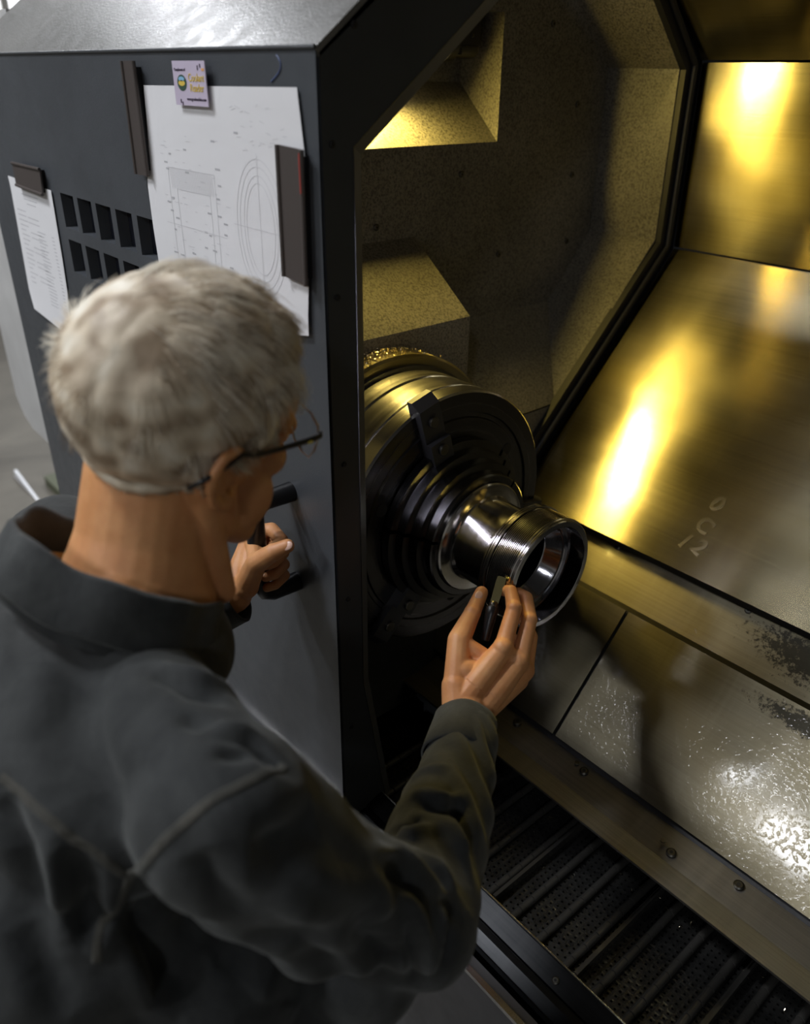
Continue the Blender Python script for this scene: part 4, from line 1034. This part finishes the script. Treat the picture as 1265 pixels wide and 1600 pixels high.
PL = [(lw1, m, .020, .0125) for m in LM]+[(lw1, lTC, .020, .018), (lTC, LM[0], .015, .013), (lTM, LM[0], .011, .011), (LM[0], LM[1], .011, .011), (LM[1], LM[2], .011, .011), (LM[2], LM[3], .0105, .010),
      (lw1, (EL[0]*.4+lw1[0]*.6, EL[1]*.4+lw1[1]*.6, EL[2]*.4+lw1[2]*.6), .026, .032)]
hand(bm, J, PL)
add_ell(bm, lTI, (.0120,)*3)
lhV, lhF, lhE = remesh(bm, .0013, 5, .5)
BODY = npmesh('body', [(hV, hF), (tV, tF), (rhV, rhF), (lhV, lhF)], M['skin'], PER)
def nail(c, dirv, nrm, w_, l_):
    d = Vector(dirv).normalized(); n = Vector(nrm); n = (n-d*n.dot(d)).normalized(); s_ = d.cross(n); bm = newbm()
    add_ell(bm, c, (l_, w_, .0016), (tuple(d), tuple(s_), tuple(n)), 16); o = obj('fingernail', bm, M['nail'], PER, smooth='all'); return o
cv = lambda p: (Vector((0, 0, 1.8))-Vector(p)).normalized()
def V3(a, b): return Vector(b)-Vector(a)
tt = (-0.5974, 0.6491, 1.1922); nail(Vector(lTT)+cv(lTT)*.0072, V3(lTI, lTT), cv(lTT)+Vector((.0, -.2, .5)), .0058, .0075)
nail(Vector(tt)+cv(tt)*.0078, V3((-0.5871, 0.6278, 1.1797), (-0.5993, 0.6558, 1.1924)), cv(tt), .0052, .0068)

# ---- eyes ----
M['eye'] = plain('eye_white', (.7, .68, .64), .15, nscale=10, nstr=.01); M['iris'] = plain('iris', (.05, .06, .08), .1, nscale=10, nstr=.01)
for s in (-1, 1):
    bm = newbm(); hell(bm, (.0700, s*.031, -.002), (.0115, .0115, .0105), 20); e = obj('eye', bm, M['eye'], PER, smooth='all')
    bm = newbm(); hell(bm, (.0795, s*.031, -.0035), (.0030, .0052, .0052), 16); obj('iris', bm, M['iris'], e, smooth='all')

# ---- hair ----
def scalp_mask(l):
    f, r, u = l[:, 0], np.abs(l[:, 1]), l[:, 2]
    line = np.where(f > .035, .060+(f-.035)*.50+.026*np.clip((r-.024)/.02, 0, 1)*np.clip((f-.035)/.02, 0, 1), np.where(f > -.002, .022+(f+.002)*.8, np.where(f > -.030, .018-(-.002-f)*1.2, np.interp(f, [-.12, -.08, -.03], [-.030, -.036, -.030]))))
    line = np.where((f > .010) & (f < .035) & (r > .05), .006+.0*f, line)      # sideburn
    back = (f < -.03) & (u > line) & (np.linalg.norm(l-np.array((-.008, 0, .036)), axis=1) > .06)
    ear = (np.abs(f+.016) < .030) & (r > .079) & (u < .032) & (u > -.05)
    return (((f >= -.03) & (u > line)) | back) & ~ear
msk = scalp_mask(loc_)
fi = np.array(hF); keep = msk[fi].all(axis=1)
ids = np.where(keep)[0]; used = np.unique(fi[ids]); remap = -np.ones(len(hV), int); remap[used] = np.arange(len(used))
capV = hV[used].copy(); capL = loc_[used]; cN = hN[used]
# thickness of the hair: fades out at its border
bd = np.zeros(len(hV)); bd[used] = 1.0
for _ in range(9):
    S_ = np.bincount(hE[:, 0], bd[hE[:, 1]], len(hV))+np.bincount(hE[:, 1], bd[hE[:, 0]], len(hV)); dg_ = np.maximum(np.bincount(hE.ravel(), minlength=len(hV)), 1); bd = bd*.4+.6*S_/dg_
fade = np.clip((bd[used]-.5)*2, 0, 1)
nz = np.array([noise.noise(Vector((l[0]*26, l[1]*40, l[2]*26)))*.5+noise.noise(Vector((l[0]*70, l[1]*110, l[2]*70)))*.25 for l in capL])
capV += cN*(fade*(.0085+.0045*nz+.006*np.clip(-capL[:, 0]/.09, 0, 1)*(capL[:, 2] > -.02)))[:, None]
def hair_mat():
    m, N, L, b = nt('silver_hair'); co = obco(N, L)
    at = N.new('ShaderNodeAttribute'); at.attribute_name = 'tone'
    c = ramp(N, L, at.outputs['Fac'], [(.12, (.36, .27, .18)), (.40, (.74, .63, .47)), (.72, (.95, .89, .75))])
    L.new(c, b.inputs['Base Color']); b.inputs['Roughness'].default_value = .5; b.inputs['Specular IOR Level'].default_value = .35
    bump(N, L, b, noi(N, L, co, 200, 3), .3, .001); return m
M['hair'] = hair_mat()
# strands
pool = used[(rng.random(len(used)) < .999)]
Ns = HAIR_N
pick = rng.choice(len(used), Ns); root = hV[used[pick]]+rng.normal(size=(Ns, 3))*.0009; rn = cN[pick]; rl_ = capL[pick]; fd = fade[pick]
crown = np.array((-.066, .006, .098))
def to_w(v): return v@np.array([hf, hr, hu])
def flow(l, n_l):
    t = l-crown; t[:, 0] *= 1.0
    t = t+np.array((.035, 0, -.02))                           # combed a little forward and down
    swirl = np.cross(n_l, t)*.35; t = t+swirl
    t -= n_l*np.sum(t*n_l, axis=1)[:, None]
    return t/np.maximum(np.linalg.norm(t, axis=1), 1e-6)[:, None]
def ell_n(l):
    q = (l-np.array((-.008, 0, .036)))/np.array((.096, .075, .083))**2; return q/np.linalg.norm(q, axis=1)[:, None]
clump = np.array([[noise.noise(Vector((a*48, b*48, c*48))), noise.noise(Vector((a*48+9, b*48, c*48))), noise.noise(Vector((a*48, b*48+9, c*48)))] for a, b, c in rl_])
cur = (root-HO)@np.array([hf, hr, hu]).T
Ls = (.030+.018*rng.random(Ns))*np.clip(.35+fd, .35, 1)*np.where(rl_[:, 2] > .06, 1.1, .9)*np.where(rl_[:, 0] > .045, .62, 1)
K = 5; LF = 1.0; P_ = [cur.copy()]; lift = np.clip(.75+.3*clump[:, 0], .2, 1.3)
for k in range(K):
    n_l = ell_n(cur); d_ = flow(cur.copy(), n_l)+clump*.62+n_l*(lift*(1.0-.40*k))[:, None]*np.where(k < 2, .95, .35)*(.4+.6*fd)[:, None]
    d_ += rng.normal(size=(Ns, 3))*.08
    d_ /= np.linalg.norm(d_, axis=1)[:, None]; cur = cur+d_*(Ls/K)[:, None]; P_.append(cur.copy())
P_ = np.stack([HO+to_w(p) for p in P_], 1)     # Ns, K+1, 3
T_ = np.gradient(P_, axis=1); T_ /= np.linalg.norm(T_, axis=2)[:, :, None]
side = np.cross(T_, np.tile(rn[:, None, :], (1, K+1, 1))); side /= np.maximum(np.linalg.norm(side, axis=2), 1e-6)[:, :, None]; up2 = np.cross(side, T_)
rad = np.linspace(.00042, .00010, K+1)[None, :, None]
ring = [P_+(side*math.cos(a)+up2*math.sin(a))*rad for a in (0, 2*PI/3, 4*PI/3)]
SV = np.stack(ring, 2).reshape(-1, 3)          # strand, k, 3
base = (np.arange(Ns)*(K+1)*3)[:, None]; q = []
for k in range(K):
    for j in range(3):
        a, b_ = k*3+j, k*3+(j+1) % 3; q.append([a, b_, b_+3, a+3])
SF = (base[:, :, None]+np.array(q)[None]).reshape(-1, 4)
capF = remap[fi[ids]]
allV = np.concatenate([capV, SV]); allF = np.concatenate([capF, SF+len(capV)])
# tone of each lock varies by noise; the cap beneath starts darker
tl = np.array([noise.noise(Vector((a*60+3, b*60, c*60)))*.55+noise.noise(Vector((a*150, b*150+5, c*150)))*.35 for a, b, c in rl_])+rng.normal(size=Ns)*.16+.5
tcap = np.array([noise.noise(Vector((a*60+3, b*60, c*60)))*.55 for a, b, c in capL])+.30
tone = np.concatenate([tcap, np.repeat(tl, (K+1)*3)])
HAIR = npmesh('hair', [(allV, [tuple(x) for x in allF.tolist()])], M['hair'], PER); lab(HAIR, 'short silver white hair')
at_ = HAIR.data.attributes.new('tone', 'FLOAT', 'POINT'); at_.data.foreach_set('value', tone.astype(np.float32))

# ---- glasses ----
GL = obj('glasses', (lambda b: (add_tube(b, [H(.098, .009, .001), H(.103, 0, .003), H(.098, -.009, .001)], .0011, 8), b)[1])(newbm()), M['blackplastic'], PER, smooth='all')
lab(GL, 'black framed glasses')
lens_m, N_, L_, b_ = nt('lens_glass'); b_.inputs['Transmission Weight'].default_value = 1; b_.inputs['Roughness'].default_value = .02; b_.inputs['IOR'].default_value = 1.1; b_.inputs['Base Color'].default_value = (.95, .97, .97, 1)
for s in (-1, 1):
    ol = [(.0930, .009, .004), (.0935, .020, .008), (.0925, .036, .0085), (.0885, .052, .007), (.0845, .0605, .003), (.0840, .0600, -.012), (.0870, .053, -.024), (.0910, .038, -.029), (.0930, .022, -.027), (.0935, .012, -.016)]
    pts = [H(a+.008, s*b*1.06, c*1.12-.002) for a, b, c in ol]
    bm = newbm(); add_tube(bm, pts+[pts[0], pts[1]], .0011, 6, False); obj('rim', bm, M['chrome'], GL, smooth='all')
    bm = newbm(); n = Vector(hf)*.0012; A_ = [bm.verts.new(p) for p in pts]; B_ = [bm.verts.new(Vector(p)+n) for p in pts]; bm.faces.new(A_); bm.faces.new(B_[::-1])
    for i in range(len(pts)): bm.faces.new([A_[i], B_[i], B_[(i+1) % len(pts)], A_[(i+1) % len(pts)]])
    obj('lens', bm, lens_m, GL)
    bm = newbm(); add_tube(bm, [H(.0940, s*.0630, .004), H(.089, s*.0690, .006), H(.078, s*.071, .006), H(.040, s*.0765, .008), H(.010, s*.0830, .013), H(-.006, s*.0880, .022), H(-.020, s*.0920, .018), H(-.038, s*.0930, .010), H(-.052, s*.0890, .000)],
                           [.0022, .0030, .0034, .0028, .0026, .0026, .0026, .0026, .0022], 10, flat=.8); obj('temple', bm, M['blackplastic'], GL, smooth='all')
bm = newbm(); hell(bm, (.0745, .0743, .0062), (.0035, .0008, .0016), 12); lab(obj('hinge_mark', bm, plain('yellow_mark', (.75, .6, .08), .4, nscale=40, nstr=.02), GL, smooth='all'), 'small yellow mark at the hinge')

# ---- shirt ----
bm = newbm(); trunk(bm, 1.0, False)
chain(bm, [(-.60, -.035, .90), (-.60, .0, 1.0)], [.13, .13])
add_ell(bm, (-0.3605, 0.2625, 1.0834), (.060,)*3); add_cap(bm, (-0.3880, 0.2130, 1.0104), (-.53, .07, 1.08), .080, .13); add_cap(bm, (-0.4231, 0.1484, 1.1063), (-.54, .08, 1.14), .085, .13); add_cap(bm, (-0.3623, 0.2477, 1.0371), (-0.3880, 0.2130, 1.0104), .055, .080)
add_ell(bm, (-.612, .205, 1.336), (.100, .088, .060), TAX)
chain(bm, [SR, (SR[0]*.5+ER[0]*.5+.003, SR[1]*.5+ER[1]*.5-.012, SR[2]*.5+ER[2]*.5-.010), ER], [.069, .062, .057])
WRs = (-0.4889, 0.5242, 1.1001)
mid = tuple(.5*np.array(ER)+.5*np.array(WRs))
chain(bm, [ER, mid, WRs], [.059, .050, .0385])
WLs = tuple(np.array(WL)*.93+np.array(EL)*.07)
chain(bm, [SLt, EL, WLs], [.068, .054, .040])
sV, sF, sE = remesh(bm, .0036, 10, .6)
sN = normals(sV, sF)
# broad soft undulation
amp = np.array([noise.noise(Vector(v*11))*.006+noise.noise(Vector(v*26))*.0028 for v in sV]); sV = sV+sN*amp[:, None]
if FOLDS:
    for pl, a_, w_ in FOLDS:
        d_, t_ = seg_dist(sV, pl); e_ = np.sin(np.clip(t_, .02, .98)*PI)**.6
        sV = sV+sN*(a_*np.exp(-(d_/w_)**2)*e_)[:, None]
# cuffed sleeve wrinkles around the forearm and the elbow
def rings_on(a, b, rr, n, amp_, ph, tilt):
    global sV
    a = np.array(a); b = np.array(b); d = b-a; L_ = np.linalg.norm(d); d = d/L_; rel = sV-a; t = rel@d; rad_ = np.linalg.norm(rel-t[:, None]*d, axis=1)
    u = np.array(Vector(d.tolist()).orthogonal().normalized()); v = np.cross(d, u); ang = np.arctan2(rel@v, rel@u)
    m_ = (rad_ < rr) & (t > .0) & (t < L_)
    wv = np.sin((t/L_*n+np.sin(ang+ph)*tilt+.35*np.sin(2*ang+ph*2))*2*PI)*np.sin(np.clip(t/L_, 0, 1)*PI)**.5*(.6+.4*np.cos(ang*2+ph))
    sV[m_] += sN[m_]*(amp_*wv[m_])[:, None]
rings_on(ER, WRs, .09, 4.6, .0042, .6, .55)
rings_on(SR, ER, .11, 2.8, .0036, 1.9, .45)
rings_on(EL, WLs, .09, 4.0, .0035, .3, .5)
sV = relax(sV, sE, 1, .4)
# open the neck: drop faces inside the collar and beyond the cuffs
ca = np.array(NB); fc_ = sV[np.array(sF)].mean(axis=1)
nd = np.array(H(-.03, 0, -.05))-ca; nd /= np.linalg.norm(nd)
rel = fc_-ca; tt_ = rel@nd; rr_ = np.linalg.norm(rel-tt_[:, None]*nd, axis=1)
kp = ~((rr_ < .072) & (tt_ > -.03))
for e_, w_ in ((ER, WRs), (EL, WLs)):
    a = np.array(w_); d = a-np.array(e_); d /= np.linalg.norm(d); rel = fc_-a; t = rel@d; kp &= ~((t > .006) & (np.linalg.norm(rel, axis=1) < .08))
SHIRT = npmesh('shirt', [(sV, [f for f, k in zip(sF, kp) if k])], M['shirt'], PER); lab(SHIRT, 'washed charcoal long-sleeved work shirt')
SHOFF = wloc(PER)
sbv = BVHTree.FromPolygons([Vector(v) for v in sV.tolist()], [f for f, k in zip(sF, kp) if k])
def hug(p, off=0):
    h = sbv.find_nearest(Vector(p)); return h[0]+h[1]*off, h[1]
# seams: raised double bands with stitches, laid on the cloth
def seam(pts, w_=.0030, name='seam'):
    P2 = []
    for i in range(len(pts)-1):
        for k in range(6): f = k/6; P2.append(Vector(pts[i])*(1-f)+Vector(pts[i+1])*f)
    P2.append(Vector(pts[-1])); Q = [hug(p) for p in P2]; bm = newbm(); rows = []
    for i, (p, n) in enumerate(Q):
        t = (Q[min(i+1, len(Q)-1)][0]-Q[max(i-1, 0)][0]).normalized(); s_ = t.cross(n).normalized()
        rows.append([bm.verts.new(p+s_*w_*a+n*b) for a, b in ((-1.3, -.0008), (-1, .0010), (-.5, .0016+.0006*math.sin(i*1.7)), (0, .0009), (.5, .0016+.0006*math.sin(i*2.1)), (1, .0010), (1.3, -.0008))])
    for i in range(len(rows)-1):
        for k in range(6): bm.faces.new([rows[i][k], rows[i][k+1], rows[i+1][k+1], rows[i+1][k]])
    o = obj(name, bm, M['seam'], SHIRT, smooth='all', recalc=False); o['label'] = 'worn pale stitched seam'; return o
for pts in SEAMS: seam(pts)
# cuffs
def cuff(e_, w_, r0, r1, ln, wrist):
    a = Vector(w_); d = (Vector(wrist)-Vector(e_)).normalized(); bm = newbm(); u, v = basis(d)[1:]
    prof = [(-ln, r0*.96), (-ln+.002, r0+.001), (-ln*.5, (r0+r1)/2+.0015), (.010, r1+.001), (.014, r1+.0012), (.0155, r1-.0005), (.013, r1-.0035), (-ln*.6, r1-.005)]
    rings = []
    for k in range(40):
        an = 2*PI*k/40; wob = 1+.03*math.sin(an*2+1)+.015*math.sin(an*5)
        rings.append([bm.verts.new(a+d*t+(u*math.cos(an)+v*math.sin(an))*r*wob) for t, r in prof])
    for k in range(40):
        for i in range(len(prof)-1): bm.faces.new([rings[k][i], rings[(k+1) % 40][i], rings[(k+1) % 40][i+1], rings[k][i+1]])
    o = obj('cuff', bm, M['shirt'], SHIRT, smooth='all')
cuff(ER, (-0.4947, 0.5265, 1.1026), .0400, .0370, .052, (-0.5102, 0.5478, 1.1097)); cuff(EL, tuple(np.array(WL)*.97+np.array(EL)*.03), .041, .0385, .035, WL)
# collar: folded ring standing round the neck
CC_ = np.array(COLLAR_C); nd = nd+COL_TILT*np.array((.65, .76, 0)); nd /= np.linalg.norm(nd); e1 = np.array((.65, .74, .0)); e1 -= nd*(e1@nd); e1 /= np.linalg.norm(e1); e2 = np.cross(nd, e1)
bm = newbm(); rows = []; n = 72
for k in range(n+1):
    an = math.radians(COL_OPEN+5+(350*k/n)) ; c_, s_ = math.cos(an), math.sin(an)
    wv = .0020*math.sin(an*5)+.0015*math.sin(an*9+1)
    fr = max(0, math.cos(an-math.radians(COL_OPEN)))**3                        # drops towards the open front
    r_in, r_out = .078, .086
    prof = [(-.035, r_in+.002), (.0, r_in), (.022-.03*fr, r_in+.003), (.027-.03*fr, r_in+.006), (.024-.03*fr, r_in+.010), (.004-.03*fr, r_out+.004), (-.018-.020*fr, r_out+.009), (-.021-.020*fr, r_out+.008), (-.016-.015*fr, r_out+.002)]
    rows.append([bm.verts.new(tuple(CC_+nd*(h+wv)+e1*c_*(r+wv)*1.10+e2*s_*(r+wv)*.95)) for h, r in prof])
for k in range(n):
    for i in range(len(rows[0])-1): bm.faces.new([rows[k][i], rows[k+1][i], rows[k+1][i+1], rows[k][i+1]])
COLR = obj('collar', bm, M['shirt'], SHIRT, smooth='all'); lab(COLR, 'folded shirt collar standing round the neck')
bm = newbm(); an = math.radians(COL_OPEN-38); p = Vector((CC_-nd*.030+e1*math.cos(an)*.112*1.04+e2*math.sin(an)*.112*.92).tolist()); add_ell(bm, p, (.0045, .0045, .0045)); lab(obj('button', bm, plain('brass_button', (.45, .33, .10), .35, 1, nscale=40, nstr=.05), SHIRT, smooth='all'), 'brass coloured collar button')
# ochre undershirt neckline
bm = newbm(); pts = []
for k in range(41):
    an = 2*PI*k/40; pts.append(tuple(CC_-nd*.012+e1*math.cos(an)*.073+e2*math.sin(an)*.070))
add_tube(bm, pts, .0065, 10, False)
lab(obj('undershirt', bm, M['tee'], PER, smooth='all'), 'ochre undershirt neckline')
# trousers, shoes
bm = newbm(); add_ell(bm, (-.60, -.04, .90), (.172, .125, .12), TAX)
for h, kn, a in zip(HIPS, KN, AN): chain(bm, [h, kn, (a[0], a[1], a[2]+.0)], [.098, .076, .066])
pV, pF, pE = remesh(bm, .008, 6)
pN = normals(pV, pF); pV += pN*np.array([noise.noise(Vector(v*14))*.007 for v in pV])[:, None]
lab(npmesh('trousers', [(pV, pF)], M['trouser'], PER), 'dark work trousers')
for a in AN:
    bm = newbm(); chain(bm, [(a[0], a[1]-.03, .055), (a[0]+.005, a[1]+.08, .045), (a[0]+.01, a[1]+.16, .035)], [.042, .042, .034]); add_cap(bm, (a[0], a[1]-.01, .06), (a[0], a[1]-.005, .12), .045, .045)
    V_, F_, E_ = remesh(bm, .005, 4); V_[:, 2] = np.maximum(V_[:, 2], .012); sh = npmesh('shoe', [(V_, F_)], M['blackplastic'], PER)
    bm = newbm(); ol = [(a[0]+.045*math.cos(t)*1.0+.005, a[1]+.065+.135*math.sin(t)) for t in np.linspace(0, 2*PI, 28, endpoint=False)]
    add_poly_slab(bm, [(x, y, 0) for x, y in ol], (0, 0, 1), .016); obj('sole', bm, M['rubber'], sh)

# ---- hand tool ----
ta, tb, tc = (-0.5889, 0.6826, 1.2110), (-0.5739, 0.6532, 1.1877), (-0.5616, 0.6271, 1.1501)
TL = thing('hand_tool', 'small scraper with dull greenish metal tip and black knob pressed on the threads', 'tool', tb)
d = Vector(ta)-Vector(tb); dn = d.normalized(); n = cv(ta); n = (n-dn*n.dot(dn)).normalized(); s_ = dn.cross(n)
bm = newbm(); prof = [(0, .0050), (.4, .0058), (.85, .0062), (.97, .0058), (1.0, .0035)]
A = []; B = []
for t, wd in prof:
    c = Vector(tb)+d*t; A.append((bm.verts.new(c-s_*wd+n*.0022), bm.verts.new(c+s_*wd+n*.0022))); B.append((bm.verts.new(c-s_*wd-n*.002), bm.verts.new(c+s_*wd-n*.002)))
for i in range(len(prof)-1):
    bm.faces.new([A[i][0], A[i][1], A[i+1][1], A[i+1][0]]); bm.faces.new([B[i][0], B[i+1][0], B[i+1][1], B[i][1]]); bm.faces.new([A[i][0], A[i+1][0], B[i+1][0], B[i][0]]); bm.faces.new([A[i][1], B[i][1], B[i+1][1], A[i+1][1]])
bm.faces.new([A[0][0], B[0][0], B[0][1], A[0][1]]); bm.faces.new([A[-1][0], A[-1][1], B[-1][1], B[-1][0]])
bevel(bm, .0008); lab(obj('tip', bm, plain('dull_brass_green', (.28, .27, .15), .4, .7, nscale=80, nstr=.2), TL, smooth=True), 'dull greenish brass tip')
bm = newbm(); add_tube(bm, [Vector(tb)+dn*.004, Vector(tb)+dn*.001, tb], [.0045, .0062, .0062], 14); add_ell(bm, Vector(tb)-dn*.001, (.0062,)*3)
obj('ferrule', bm, M['screw'], TL, smooth=True)
bm = newbm(); V_ = [tb, Vector(tb)*.8+Vector(tc)*.2, Vector(tb)*.6+Vector(tc)*.4, tc]; add_tube(bm, [Vector(tb)-dn*.002, Vector(tb)-dn*.004, Vector(tb)-dn*.008, Vector(tb)-dn*.013, tc], [.004, .0080, .0088, .0080, .006], 18)
lab(obj('grip', bm, M['blackplastic'], TL, smooth=True), 'rounded black grip')
